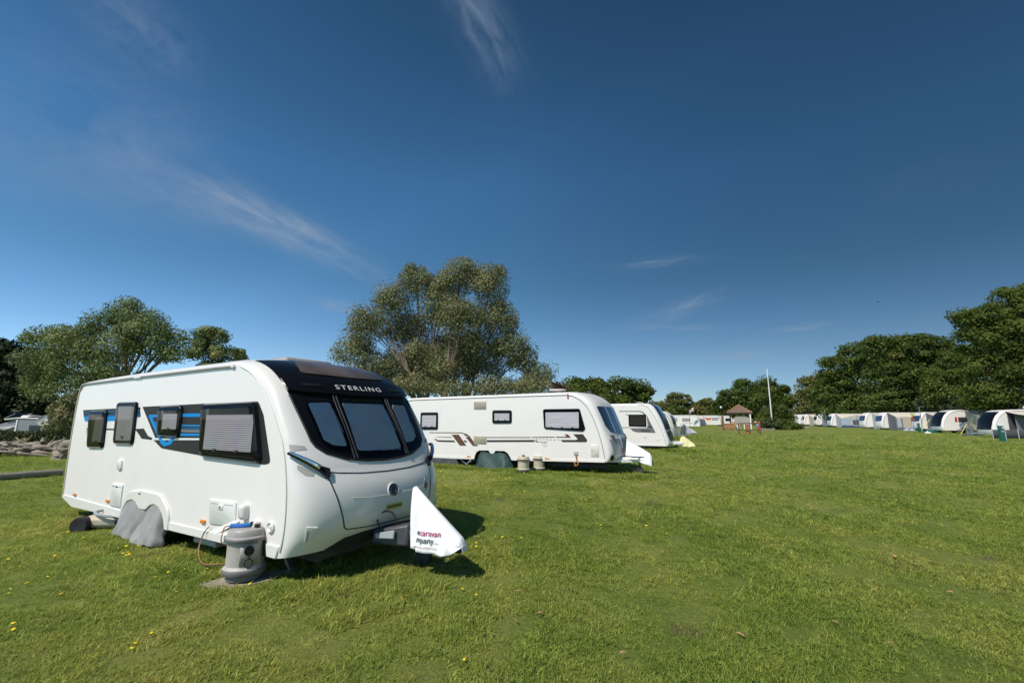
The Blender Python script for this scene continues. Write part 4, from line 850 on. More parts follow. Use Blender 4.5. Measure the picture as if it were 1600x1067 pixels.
decal(v3, "decal_line", [[(-1.11, 2.235), (.10, 2.235), (.28, 2.17), (.50, 1.93), (.46, 1.93), (.25, 2.12), (.08, 2.19), (-1.11, 2.195)], [(-.78, 2.04), (-.58, 2.04), (-.58, 2.0), (-.70, 2.0)], [(-1.7, 1.285), (-.50, 1.285), (-.50, 1.255), (-1.7, 1.245)]], "vinyl_dark", .003)
decal(v3, "decal_panel", [[(.46, 1.95), (.50, 1.93), (.93, .98), (-.14, 1.0), (-.38, 1.08), (-.52, 1.24), (.44, 1.26), (.50, 1.40)]], "vinyl_grey", .003)
decal(v3, "decal_line", [[(.10, 1.13), (.62, 1.14), (.62, 1.08), (.10, 1.07)], [(.55, 1.36), (.70, 1.36), (.75, 1.28), (.55, 1.28)]], "vinyl_dark", .005)
m = MB(); m.prism([(-1.6, .345), (-1.6, .25), (1.47, .25), (1.49, .345)], -.012, .02); m.build("side_skirt", M["white2"], v3, bevel=.006)
m = MB(); m.lathe([(.055, 0), (.055, -.02), (.0001, -.03)], (1.02, 0, .62), "y", 16); m.build("filler_cap", M["plastic_white"], v3)
m = MB(); m.box(.25, .40, -.015, 0, .70, .73); m.build("door_latch", M["seam"], v3, smooth=False)
m = MB(); m.lathe([(.02, 0), (.03, .05), (.22, .08), (.22, .10), (.0001, .12)], (-.1, 1.1, 2.67), "z", 20); m.build("roof_aerial", M["dish"], v3)
m = MB(); m.bar((1.3, .4, .36), (2.7, 1.13, .38), .08); m.bar((1.3, 1.9, .36), (2.7, 1.17, .38), .08); m.box(1.6, 2.3, .85, 1.45, .36, .48); m.build("tow_frame", M["plastic_white"], v3, smooth=False)
m = MB(); m.tube([(1.95, .85, 0), (1.95, .85, .4)], .035, 8); m.build("corner_steady", M["black_plastic"], v3)
m = MB(); m.tube([(2.65, 1.15, .03), (2.65, 1.15, .4)], .03, 8); m.build("jockey_wheel", M["steel"], v3)
for y in (.16, 2.14): wheel(v3, -2.12, y, .31, .31, .19)
m = MB(); m.box(.4, .52, .12, .24, 0, .3); m.build("corner_steady", M["black_plastic"], v3, smooth=False)
yc = thing("hitch_cover", "pale yellow cloth hitch cover on the black-nosed caravan's drawbar", "cover", w3(2.1, 1.15, .20), R3)
def ycf(u, v):
    x = u * .82; a = abs(v - .5) * 2; sgn = -1 if v < .5 else 1
    zr = np.interp(u, [0, .1, .28, .6, .9, 1], [.44, .56, .58, .38, .19, .10]); y = (.10 + .12 * (1 - u)) * a ** .6 + .10 * a
    return (x, sgn * (y + .02 * math.sin(15 * u + 3 * a) * a), zr * (1 - a ** 1.3) + (.0 + .02 * math.sin(9 * u)) * a)
m = MB(); m.grid(ycf, 30, 26); m.build("cover_cloth", M["cover_yellow"], yc, angle=180, solid=.006)
m = MB(); m.add([ycf(0, j / 26) for j in range(27)], [tuple(range(27))]); m.build("back_flap", M["cover_yellow"], yc, smooth=False)
# ------------------------------------------------------------------ ground
def ground_mat():
    m, nt, b = nmat("lawn"); L = nt.links.new
    g = N(nt, "ShaderNodeNewGeometry")
    def noise(sc, det=5, st=(1, 1, 1), rough=.55):
        mp = N(nt, "ShaderNodeMapping"); mp.inputs["Scale"].default_value = st; mp.inputs["Rotation"].default_value = (0, 0, .75); L(g.outputs["Position"], mp.inputs[0])
        n = N(nt, "ShaderNodeTexNoise"); n.inputs["Scale"].default_value = sc; n.inputs["Detail"].default_value = det; n.inputs["Roughness"].default_value = rough; L(mp.outputs[0], n.inputs["Vector"]); return n.outputs["Fac"]
    return m, nt, b, L, noise
def lawn_colour(nt, L, noise):
    big = ramp(nt, [(.35, LAWN[0]), (.52, LAWN[1]), (.65, LAWN[2]), (.78, LAWN[3])]); 
    a = N(nt, "ShaderNodeMath", operation="MULTIPLY"); a.inputs[1].default_value = .50; L(noise(.22, 6), a.inputs[0])
    c = N(nt, "ShaderNodeMath", operation="MULTIPLY_ADD"); c.inputs[1].default_value = .30; L(noise(1.7, 5), c.inputs[0]); L(a.outputs[0], c.inputs[2])
    d = N(nt, "ShaderNodeMath", operation="MULTIPLY_ADD"); d.inputs[1].default_value = .32; L(noise(.55, 3, (2.6, .22, 1)), d.inputs[0]); L(c.outputs[0], d.inputs[2])
    L(d.outputs[0], big.inputs[0]); return big.outputs[0]
LAWN = [(.130, .190, .034), (.205, .262, .050), (.29, .312, .074), (.37, .325, .115)]
gm, nt, b, L, noise = ground_mat()
col = lawn_colour(nt, L, noise)
fine = ramp(nt, [(.25, (.38, .38, .38)), (.75, (1.12, 1.12, 1.12))]); L(noise(28, 8, rough=.7), fine.inputs[0])
mu = N(nt, "ShaderNodeMixRGB", blend_type="MULTIPLY"); mu.inputs[0].default_value = .9; L(col, mu.inputs[1]); L(fine.outputs[0], mu.inputs[2])
dry = ramp(nt, [(.60, (0, 0, 0)), (.70, (1, 1, 1))]); L(noise(.9, 6, rough=.65), dry.inputs[0])
m2 = N(nt, "ShaderNodeMixRGB"); L(dry.outputs[0], m2.inputs[0]); L(mu.outputs[0], m2.inputs[1]); m2.inputs[2].default_value = (.13, .105, .055, 1)
L(m2.outputs[0], b.inputs["Base Color"]); b.inputs["Roughness"].default_value = .9; b.inputs["Specular IOR Level"].default_value = .15
bp = N(nt, "ShaderNodeBump"); bp.inputs["Strength"].default_value = .9; bp.inputs["Distance"].default_value = .05; L(noise(22, 8, rough=.75), bp.inputs["Height"]); L(bp.outputs[0], b.inputs["Normal"])
gb = MB(); xs = [-2600, -400, -100, -50, -25, 0, 25, 50, 100, 400, 2600]; n = len(xs)
gb.add([(x, y, 0) for y in xs for x in xs], [(j * n + i, j * n + i + 1, (j + 1) * n + i + 1, (j + 1) * n + i) for j in range(n - 1) for i in range(n - 1)])
tag(gb.build("lawn", gm, None, smooth=False), "mown green lawn of the caravan field", "lawn", kind="structure")
# grass blades (one stuff object; tufts set on points)
def blade_mat():
    m, nt, b, L, noise = ground_mat(); m.name = "grass_blade"
    col = lawn_colour(nt, L, noise)
    dry = ramp(nt, [(.60, (0, 0, 0)), (.70, (.75, .75, .75))]); L(noise(.9, 6, rough=.65), dry.inputs[0])
    dm = N(nt, "ShaderNodeMixRGB"); L(dry.outputs[0], dm.inputs[0]); L(col, dm.inputs[1]); dm.inputs[2].default_value = (.21, .175, .085, 1); col = dm.outputs[0]
    oi = N(nt, "ShaderNodeObjectInfo")
    v = ramp(nt, [(0, (.75, .82, .62)), (.55, (1.3, 1.32, 1.15)), (.86, (1.7, 1.68, 1.45)), (.95, (2.0, 1.75, 1.6)), (1, (2.3, 1.9, 1.9))]); L(oi.outputs["Random"], v.inputs[0])
    mu = N(nt, "ShaderNodeMixRGB", blend_type="MULTIPLY"); mu.inputs[0].default_value = 1; L(col, mu.inputs[1]); L(v.outputs[0], mu.inputs[2])
    L(mu.outputs[0], b.inputs["Base Color"]); b.inputs["Roughness"].default_value = .6; b.inputs["Specular IOR Level"].default_value = .3
    t = N(nt, "ShaderNodeBsdfTranslucent"); L(mu.outputs[0], t.inputs[0]); mx = N(nt, "ShaderNodeMixShader"); mx.inputs[0].default_value = .42
    L(b.outputs[0], mx.inputs[1]); L(t.outputs[0], mx.inputs[2]); L(mx.outputs[0], nt.nodes["Material Output"].inputs[0]); return m
M["blade"] = blade_mat()
def tuft(seed, nb, spread, h0, h1, wd, lean):
    r = random.Random(seed); mb = MB()
    for i in range(nb):
        a = r.uniform(0, 2 * pi); d = spread * math.sqrt(r.random()); x, y = d * math.cos(a), d * math.sin(a)
        h = r.uniform(h0, h1); az = r.uniform(0, 2 * pi); ln = r.uniform(.2, 1) * lean * h; w = wd * r.uniform(.7, 1.3)
        dx, dy = math.cos(az), math.sin(az); px, py = -dy * w, dx * w
        P = []
        for k, (t, ww) in enumerate(((0, 1), (.5, .85), (1, 0))):
            cx, cy, cz = x + dx * ln * t * t, y + dy * ln * t * t, h * t * (1 - .18 * t)
            P += [(cx + px * ww, cy + py * ww, cz), (cx - px * ww, cy - py * ww, cz)] if ww else [(cx, cy, cz)]
        mb.add(P, [(0, 1, 3, 2), (2, 3, 4)])
    me = bpy.data.meshes.new("grass_tuft"); me.from_pydata(mb.v, [], mb.f); me.materials.append(M["blade"]); me.polygons.foreach_set("use_smooth", [True] * len(me.polygons))
    return bpy.data.objects.new("grass_tuft", me)
tufts = [tuft(1, 16, .07, .02, .045, .0024, 1.6), tuft(2, 14, .08, .018, .04, .003, 2.2), tuft(3, 12, .06, .025, .055, .0024, 1.3), tuft(4, 7, .05, .012, .026, .007, 2.6)]
prng = random.Random(21); PATCHES = []
for (u, v) in [(640, 1052), (700, 1036), (738, 1015), (560, 1000), (235, 905), (775, 990), (835, 962), (1130, 905), (1030, 892), (560, 940), (960, 835), (1020, 838), (860, 800), (1260, 835), (1300, 800), (1180, 860), (70, 935), (220, 1020), (440, 985), (1000, 1030), (1440, 960), (1340, 880), (900, 770), (1100, 760), (1400, 800), (1500, 870), (470, 905), (600, 890), (300, 960), (760, 905), (1060, 940), (1290, 1000)]:
    p = gnd(u + prng.uniform(-12, 12), v); k = .8 + p.y * .07
    for j in range(3): PATCHES.append((p.x + prng.uniform(-.3, .3) * k, p.y + prng.uniform(-.25, .25) * k, prng.uniform(.10, .30) * k, prng.uniform(.06, .14) * k, prng.uniform(.2, 1.2)))
def lawn_points():
    P = []; S_ = []
    bands = [(2.5, 5.0, 900, .78), (5.0, 8.0, 480, .9), (8.0, 13.0, 160, 1.15), (13.0, 21.0, 44, 1.7), (21.0, 34.0, 11, 2.6), (34.0, 60.0, 2.6, 3.2)]
    for y0, y1, den, sc in bands:
        n = int(den * (y1 - y0) * (2.45 * (y1) + 2)); y = RNG.uniform(y0, y1, n); x = RNG.uniform(-1, 1, n) * (1.225 * y1 + 1)
        k = (np.abs(x) < 1.2 * y + 1.2) & ((y0 < 30) | (RNG.random(n) < 1.25 - (y - y0) / (y1 - y0))); x, y = x[k], y[k]
        P.append(np.c_[x, y]); S_.append(sc * RNG.uniform(.65, 1.3, len(x)))
    P = np.concatenate(P); S_ = np.concatenate(S_)
    # longer, unmown grass round the parked caravans
    for (o, rz, x0, x1, y0, y1, n, s0) in ((A1, R1, -.4, 8.2, -.38, .35, 4200, 1.25), (A1, R1, 6.4, 8.3, -.1, 2.4, 1500, 1.2), (O2, R2, -4.8, 5, -.55, .3, 2600, 2.0), (O3, R3, -3, 3, -.6, .3, 1000, 3)):
        a = RNG.uniform(x0, x1, n); b_ = y0 + (y1 - y0) * (1 - RNG.random(n) ** .7); c_, s_ = math.cos(rz), math.sin(rz)
        P = np.concatenate([P, np.c_[o.x + a * c_ - b_ * s_, o.y + a * s_ + b_ * c_]]); S_ = np.concatenate([S_, s0 * RNG.uniform(.6, 1.5, n)])
    # bare under the slab
    k = ~((np.abs(P[:, 0] - (ws.x + .05)) < .42) & (np.abs(P[:, 1] - (ws.y + .05)) < .30) & (np.abs((P[:, 0] - ws.x) * .55 - (P[:, 1] - ws.y)) < .33)); P, S_ = P[k], S_[k]
    for (px_, py_, ra, rb, an) in PATCHES:
        dx, dy = P[:, 0] - px_, P[:, 1] - py_; e = ((dx * math.cos(an) + dy * math.sin(an)) / ra) ** 2 + ((dy * math.cos(an) - dx * math.sin(an)) / rb) ** 2
        k = (e > 1) | (RNG.random(len(e)) < .5 + .4 * np.clip(e, 0, 1) ** 2); P, S_ = P[k], S_[k]; e = e[k]; S_ = np.where(e < 1, S_ * .7, S_)
    # worn patches: fewer, shorter blades
    w = np.sin(P[:, 0] * 1.9 + 1.3 * np.sin(P[:, 1] * 1.1)) * np.sin(P[:, 1] * 1.7 + .9 * np.sin(P[:, 0] * .8 + 2)) + .35 * np.sin(P[:, 0] * 5.3) * np.sin(P[:, 1] * 4.7)
    keep = (w < .62) | (RNG.random(len(w)) < .45); P, S_, w = P[keep], S_[keep], w[keep]
    S_ = S_ * np.clip(1.05 - .30 * w, .55, 1.4)
    return P, S_
P_, S_ = lawn_points()
me = bpy.data.meshes.new("grass"); me.vertices.add(len(P_)); me.vertices.foreach_set("co", np.c_[P_, np.full(len(P_), -.002)].astype(np.float32).ravel())
a = me.attributes.new("scl", "FLOAT", "POINT"); a.data.foreach_set("value", S_.astype(np.float32))
a = me.attributes.new("rotz", "FLOAT_VECTOR", "POINT"); a.data.foreach_set("vector", np.c_[RNG.normal(0, .12, len(P_)), RNG.normal(0, .12, len(P_)), RNG.uniform(0, 2 * pi, len(P_))].astype(np.float32).ravel())
a = me.attributes.new("pick", "INT", "POINT"); a.data.foreach_set("value", RNG.choice([0, 0, 0, 1, 1, 2, 2, 3], len(P_)).astype(np.int32))
grass = bpy.data.objects.new("grass", me); link(grass); tag(grass, "short green grass blades growing all over the field", "grass", kind="stuff")
ng = bpy.data.node_groups.new("grass_nodes", "GeometryNodeTree"); ng.interface.new_socket("Geometry", in_out="INPUT", socket_type="NodeSocketGeometry"); ng.interface.new_socket("Geometry", in_out="OUTPUT", socket_type="NodeSocketGeometry")
gi = ng.nodes.new("NodeGroupInput"); go = ng.nodes.new("NodeGroupOutput"); ip = ng.nodes.new("GeometryNodeInstanceOnPoints"); jn = ng.nodes.new("GeometryNodeJoinGeometry")
for t in tufts[::-1]:
    oi = ng.nodes.new("GeometryNodeObjectInfo"); oi.inputs["Object"].default_value = t; oi.inputs["As Instance"].default_value = True; ng.links.new(oi.outputs["Geometry"], jn.inputs[0])
def nattr(nm, typ):
    x = ng.nodes.new("GeometryNodeInputNamedAttribute"); x.data_type = typ; x.inputs["Name"].default_value = nm
    return next(o for o in x.outputs if o.enabled and o.name == "Attribute")
ng.links.new(gi.outputs[0], ip.inputs["Points"]); ng.links.new(jn.outputs[0], ip.inputs["Instance"]); ip.inputs["Pick Instance"].default_value = True
ng.links.new(nattr("pick", "INT"), ip.inputs["Instance Index"]); ng.links.new(nattr("rotz", "FLOAT_VECTOR"), ip.inputs["Rotation"]); ng.links.new(nattr("scl", "FLOAT"), ip.inputs["Scale"])
ng.links.new(ip.outputs[0], go.inputs[0])
md = grass.modifiers.new("tufts", "NODES"); md.node_group = ng
# dandelions and fallen leaves
def flower_proto():
    o = thing("dandelion", "small yellow dandelion flower open in the short grass", "flower", (0, 0, 0), 0, "yellow dandelions in the grass")
    m = MB(); m.lathe([(.004, .035), (.016, .040), (.022, .047), (.017, .053), (.0001, .055)], seg=12); m.build("flower_head", M["flower"], o)
    m = MB(); m.tube([(0, 0, 0), (.004, 0, .02), (0, 0, .038)], .0022, 5); m.build("stalk", M["stem"], o); return o
fpx = [(30, 889), (12, 877), (5, 883), (86, 871), (72, 906), (42, 917), (14, 924), (13, 931), (98, 932), (19, 980), (22, 988), (237, 994), (208, 1013), (203, 1019), (276, 928), (289, 894), (262, 898), (241, 906), (322, 893), (317, 896), (324, 900), (239, 876), (249, 875), (190, 869), (198, 866), (197, 870), (202, 869), (186, 859), (196, 857), (199, 857), (214, 856), (221, 856), (214, 859), (172, 869), (131, 843), (148, 830), (174, 832), (133, 843), (129, 839), (162, 843), (105, 835), (87, 843), (89, 839), (392, 917), (662, 872), (722, 860), (743, 852), (745, 858), (774, 841), (785, 843), (815, 842), (744, 885), (635, 936), (721, 924), (743, 932), (728, 1035), (940, 823), (1010, 825), (1133, 790), (1041, 836), (1122, 836), (1368, 834), (920, 795), (917, 783), (947, 787), (926, 771), (905, 790), (975, 753), (960, 757), (1027, 749), (900, 731), (917, 730), (890, 727), (940, 737), (772, 750), (780, 749), (791, 750), (797, 748), (770, 753), (715, 766), (697, 760), (700, 741), (688, 739), (743, 737), (712, 744), (730, 752), (755, 757), (765, 761), (850, 752), (861, 758), (884, 766), (893, 770), (745, 780), (775, 775), (820, 770)]
fl = flower_proto()
for i, (u, v) in enumerate(fpx):
    o = fl if i == 0 else copy_tree(fl)
    p = gnd(u, v); o.location = (p.x, p.y, 0); s = random.uniform(.55, .9) * (1 + max(0, p.y - 6) * .05); o.scale = (s, s, s); o.rotation_euler = (random.uniform(-.4, .4), random.uniform(-.4, .4), random.uniform(0, 6))
lm = MB(); prof = [(0, 0), (.012, .02), (.006, .03), (.022, .045), (.010, .058), (.02, .075), (.008, .09), (0, .105)]
vs = [(x, y, .006 + .012 * math.sin(30 * y) + abs(x) * .5) for x, y in prof] + [(-x, y, .006 + .012 * math.sin(30 * y) + abs(x) * .35) for x, y in prof[1:-1]]
lm.add(vs, [(0, 1, 8), (1, 2, 9, 8), (2, 3, 10, 9), (3, 4, 11, 10), (4, 5, 12, 11), (5, 6, 13, 12), (6, 7, 13)])
lf = lm.build("fallen_leaf", M["dead_leaf"], None, solid=.001); tag(lf, "dry brown lobed leaf lying on the grass", "leaf", "fallen brown leaves on the grass")
for i, (u, v) in enumerate([(808, 978), (838, 966), (1208, 927), (1385, 1012), (1493, 932), (1312, 981), (964, 855), (1363, 924), (730, 978), (1400, 876), (1268, 890), (1492, 897), (958, 869), (813, 928), (1030, 866), (981, 1030), (1149, 995)]):
    o = lf if i == 0 else lf.copy()
    if i: COL.objects.link(o)
    p = gnd(u, v); s = random.uniform(.5, .85) * (1 + max(0, p.y - 4.5) * .08); o.location = (p.x, p.y, .035); o.scale = (s, s, s); o.rotation_euler = (random.uniform(-.3, .3), random.uniform(-.3, .3), random.uniform(0, 6))
# ------------------------------------------------------------------ trees
def leaf_object(name, cen, nor, L_, asp, m, parent, tint=None):
    n = len(cen); rnd = RNG.normal(size=(n, 3)); t = np.cross(nor, rnd); t /= np.linalg.norm(t, axis=1)[:, None] + 1e-9; b_ = np.cross(nor, t)
    l = L_[:, None] * .5; w = l * asp
    V = np.stack([cen - t * l, cen + b_ * w - t * l * .1, cen + t * l, cen - b_ * w - t * l * .1], 1).reshape(-1, 3).astype(np.float32)
    me = bpy.data.meshes.new(name); me.vertices.add(4 * n); me.vertices.foreach_set("co", V.ravel()); me.loops.add(4 * n); me.loops.foreach_set("vertex_index", np.arange(4 * n, dtype=np.int32))
    me.polygons.add(n); me.polygons.foreach_set("loop_start", np.arange(0, 4 * n, 4, dtype=np.int32)); me.polygons.foreach_set("loop_total", np.full(n, 4, np.int32)); me.update(calc_edges=True)
    a = me.attributes.new("tint", "FLOAT", "FACE"); a.data.foreach_set("value", (RNG.random(n) if tint is None else tint).astype(np.float32)); me.materials.append(m); me.validate()
    o = bpy.data.objects.new(name, me); link(o, parent); return o
def unit(v): return v / (np.linalg.norm(v, axis=-1, keepdims=True) + 1e-9)
def tree(name, label, base, lobes, mat_leaf, n_leaf, leaf, asp, bark, clump_r=.8, trunk_r=.3, group=None, fork=.25, shell=.55, cat="tree", stems=1, flat=.75, droop=.0, twig=1.0, cover=1.0, fill=.4):
    """lobes: (centre Vector, rx, ry, rz). limbs run from the fork to the leaf clumps."""
    base = Vector(base); root = thing(name, label, cat, base, 0, group); bb = np.array(base)
    area = [rx * rz for c, rx, ry, rz in lobes]; tot = sum(area); cl = []; hgt = max(c.z + rz for c, rx, ry, rz in lobes)
    for (c, rx, ry, rz), ar in zip(lobes, area):
        k = max(4, int(ar * cover * 3.0 / clump_r ** 2)); d = unit(RNG.normal(size=(k, 3))); d[:, 2] = np.where(d[:, 2] < -.55, -d[:, 2], d[:, 2])
        r = shell + (1 - shell) * RNG.random(k) ** .6
        q = np.array(c) + d * r[:, None] * np.array([rx, ry, rz]); cl.append(np.c_[q, np.full(k, len(cl))])
    cl = np.concatenate(cl); lobe_c = np.array([np.array(c) for c, *_ in lobes])
    K = len(cl); per = max(6, n_leaf // K); cr = clump_r * RNG.uniform(.6, 1.35, K); ctint = np.clip(RNG.normal(.45, .17, K), 0, 1)
    idx = np.repeat(np.arange(K), per); d = unit(RNG.normal(size=(len(idx), 3))); rr = RNG.random(len(idx)) ** .45
    off = d * (rr * cr[idx])[:, None] * np.array([1, 1, flat]); off[:, 2] -= droop * (off[:, 0] ** 2 + off[:, 1] ** 2) / clump_r
    cen = cl[idx, :3] + off
    loose = RNG.random(len(idx)) < fill; nl = int(loose.sum()); LB = np.array([[*c, rx, ry, rz] for c, rx, ry, rz in lobes]); li_ = RNG.choice(len(LB), nl, p=np.array(area) / tot)
    dl = unit(RNG.normal(size=(nl, 3))); cen[loose] = LB[li_, :3] + dl * (RNG.random(nl) ** .4)[:, None] * LB[li_, 3:] * 1.04
    out = unit(cl[idx, :3] - lobe_c[cl[idx, 3].astype(int)]); nor = unit(d * .7 + out * .5 + np.array([0, 0, .35]) + RNG.normal(size=d.shape) * .55)
    ok = cen[:, 2] > .15; tint = np.clip(ctint[idx] + RNG.normal(0, .2, len(idx)), 0, 1)
    cen, nor, tint = cen[ok], nor[ok], tint[ok]
    leaf_object("crown", cen - bb, nor, leaf * RNG.uniform(.6, 1.4, len(cen)), asp, mat_leaf, root, tint)
    mb = MB(); fz = hgt * fork; forks = []
    for s in range(stems):
        a = 2 * pi * s / stems + .6; sp = 0 if stems == 1 else trunk_r * 1.4
        p0 = Vector((sp * math.cos(a), sp * math.sin(a), -.1)); p1 = Vector((sp * 3 * math.cos(a), sp * 3 * math.sin(a), fz)) if stems > 1 else Vector((random.uniform(-.1, .1), random.uniform(-.1, .1), fz))
        r0 = trunk_r if stems == 1 else trunk_r * .7
        mb.tube([p0, p0 + Vector((0, 0, .25)), (p0 + p1) / 2 + Vector((random.uniform(-.05, .05), 0, 0)), p1], [r0 * 1.35, r0 * 1.05, r0 * .92, r0 * .85], 8); forks.append((p1, r0 * .8))
    for li, (c, rx, ry, rz) in enumerate(lobes):
        lc = c - base; f, r0 = min(forks, key=lambda q: (q[0] - lc).length + random.random()); r1 = r0 * .62
        mid = f.lerp(lc, .5) + Vector((0, 0, .08 * (lc - f).length)); tip = lc
        pts = smooth_path([f - Vector((0, 0, .2)), f.lerp(mid, .5) + Vector((random.uniform(-.2, .2),) * 2 + (0,)) * twig, mid, tip], 4)
        mb.tube(pts, [r1 * (1 - .68 * i / (len(pts) - 1)) for i in range(len(pts))], 6)
        own = cl[cl[:, 3] == li]
        for q in own[::max(1, len(own) // 14)]:
            e = Vector(q[:3]) - base; s_ = pts[random.randint(len(pts) // 3, len(pts) - 1)]; mm = s_.lerp(e, .5) + Vector((random.uniform(-.15, .15), random.uniform(-.15, .15), .12 * (e - s_).length))
            rr_ = r1 * .34; mb.tube(smooth_path([s_, mm, e], 3), [rr_, rr_ * .85, rr_ * .7, rr_ * .6, rr_ * .45, rr_ * .35, rr_ * .2], 5)
    mb.build("trunk", bark, root, angle=180)
    return root
def lobes_px(Y, lst, depth=.85):
    out = []
    for u, v, r, *e in lst:
        rz = e[0] if e else r; dy = e[1] if len(e) > 1 else 0; k = (Y + dy) / F_PX
        out.append((at(u, v, Y + dy), r * k, max(r, rz) * k * depth, rz * k))
    return out
# ------------------------------------------------------------------ each tree and shrub
def px_tree(name, label, Y, bu, lst, *a, **k):
    p = gnd(bu, 700); base = (at(bu, 640, Y).x, Y, 0)
    return tree(name, label, base, lobes_px(Y, lst, k.pop("depth", .85)), *a, **k)
px_tree("gum_tree", "tall wide grey-green gum tree with bare pale limbs behind the RETREAT caravan", 27, 690, [(650, 442, 30, 30), (720, 432, 34, 32), (768, 447, 30, 36), (690, 482, 40, 30), (612, 480, 34, 30), (575, 508, 32, 30, -1), (555, 548, 36, 24), (640, 520, 40, 30, 1), (722, 505, 44, 34, -1), (778, 500, 34, 36), (795, 545, 32, 28), (612, 570, 44, 24), (815, 560, 26, 22), (838, 588, 26, 24), (700, 545, 44, 22, 1.5), (830, 606, 32, 18, -1), (575, 585, 40, 18), (690, 606, 60, 14, -1), (775, 606, 45, 16), (655, 592, 50, 18, 1), (745, 572, 44, 20, 1.5), (700, 575, 46, 24), (660, 560, 40, 24), (640, 600, 50, 18), (735, 545, 46, 26), (690, 450, 26, 22)],
        M["leaf_euc"], 130000, .155, .34, M["bark_euc"], clump_r=.75, trunk_r=.30, fork=.12, stems=3, shell=.35, droop=.25, flat=.9, cover=1.1, fill=.55)
px_tree("gum_tree", "green gum tree with a peaked top behind the nearest caravan's rear", 25, 190, [(72, 530, 32, 22), (110, 527, 34, 22), (155, 512, 30, 24), (196, 488, 30, 26), (236, 510, 30, 26), (265, 530, 28, 22), (200, 542, 50, 30), (130, 560, 50, 28), (75, 566, 38, 28), (266, 552, 18, 14), (110, 600, 38, 26), (60, 600, 26, 26), (170, 590, 40, 22)],
        M["leaf_euc_green"], 44000, .155, .36, M["bark_euc"], clump_r=.7, trunk_r=.25, fork=.3, shell=.4, droop=.15, cover=.75)
px_tree("gum_tree", "small grey-green gum tree just above the nearest caravan's roof", 31, 330, [(330, 532, 24, 20), (314, 550, 22, 15), (347, 555, 20, 12), (328, 518, 13, 8), (330, 580, 26, 18)], M["leaf_euc_green"], 9000, .22, .36, M["bark_euc"], clump_r=.5, trunk_r=.14, fork=.4, shell=.4, cover=.8)
px_tree("gum_tree", "tiny gum tree top right of the small gum above the roof", 33, 373, [(373, 552, 9, 8), (376, 564, 12, 8), (374, 580, 12, 14)], M["leaf_euc_green"], 2500, .22, .36, M["bark_euc"], clump_r=.45, trunk_r=.09, fork=.5, shell=.4)
px_tree("bush", "light green round bush at the nearest caravan's rear corner", 24, 102, [(99, 642, 20, 18), (107, 660, 24, 14), (122, 628, 20, 14), (92, 662, 12, 12)], M["leaf_euc"], 8000, .17, .4, M["bark"], clump_r=.4, trunk_r=.08, fork=.2, cat="bush")
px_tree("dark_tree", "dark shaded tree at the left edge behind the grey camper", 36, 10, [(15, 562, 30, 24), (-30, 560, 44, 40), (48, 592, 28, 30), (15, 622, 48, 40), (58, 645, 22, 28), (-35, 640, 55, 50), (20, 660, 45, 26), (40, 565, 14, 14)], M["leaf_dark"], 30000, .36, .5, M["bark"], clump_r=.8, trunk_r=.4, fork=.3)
oak = dict(clump_r=1.25, trunk_r=.5, fork=.28, shell=.5, flat=.6, cover=.9, fill=.2)
px_tree("oak_tree", "broad dark green oak behind the RETREAT caravan's roof", 62, 945, [(900, 607, 20, 12), (932, 605, 26, 12), (968, 604, 28, 12), (998, 612, 16, 12), (892, 622, 26, 14), (950, 622, 45, 18), (1000, 628, 22, 14), (880, 636, 20, 14), (960, 642, 50, 14)], M["leaf_oak_light"], 22000, .40, .5, M["bark"], **oak)
px_tree("oak_tree", "smaller olive oak behind the black-nosed caravan", 165, 1058, [(1060, 627, 20, 14), (1044, 638, 18, 14), (1076, 640, 16, 14), (1062, 650, 30, 14), (1025, 640, 20, 12)], M["leaf_olive"], 12000, .75, .5, M["bark"], **oak)
px_tree("shrub", "bright yellow-green shrub under the olive oak, beside the small flag", 145, 1062, [(1058, 642, 14, 8), (1072, 646, 13, 8), (1048, 648, 14, 8)], M["leaf_oak_light"], 6000, .6, .5, M["bark"], clump_r=.8, trunk_r=.1, fork=.2, cat="bush")
px_tree("oak_tree", "yellow-green oak left of the tiled shelter", 160, 1106, [(1102, 634, 15, 10), (1116, 640, 15, 10), (1106, 648, 22, 10), (1092, 642, 12, 10)], M["leaf_olive"], 11000, .75, .5, M["bark"], **oak)
px_tree("oak_tree", "large dark oak behind the tiled shelter and white flagpole", 150, 1178, [(1170, 610, 28, 16), (1143, 622, 22, 15), (1196, 606, 22, 14), (1214, 620, 22, 20), (1226, 636, 14, 20), (1130, 636, 18, 14), (1180, 632, 48, 22), (1160, 650, 45, 14), (1212, 652, 28, 12)], M["leaf_oak"], 30000, .75, .5, M["bark"], clump_r=2.3, trunk_r=.7, fork=.25, shell=.5, flat=.65, fill=.32)
big = dict(clump_r=1.7, trunk_r=.6, fork=.22, shell=.5, flat=.6, fill=.32)
px_tree("oak_tree", "farthest oak of the right-hand line, brownish low foliage", 142, 1270, [(1263, 608, 20, 22), (1252, 626, 12, 16), (1284, 600, 20, 20), (1278, 632, 28, 20), (1300, 640, 30, 18), (1250, 645, 10, 12)], M["leaf_olive"], 14000, .7, .5, M["bark"], **big, group="oaks along the right side")
px_tree("oak_tree", "second farthest oak of the right-hand line with a sloping crown", 110, 1322, [(1308, 582, 24, 26), (1338, 560, 28, 26), (1362, 556, 24, 26), (1300, 618, 32, 32), (1345, 606, 42, 40), (1320, 642, 42, 18), (1370, 636, 34, 22)], M["leaf_oak"], 32000, .62, .5, M["bark"], **big, group="oaks along the right side")
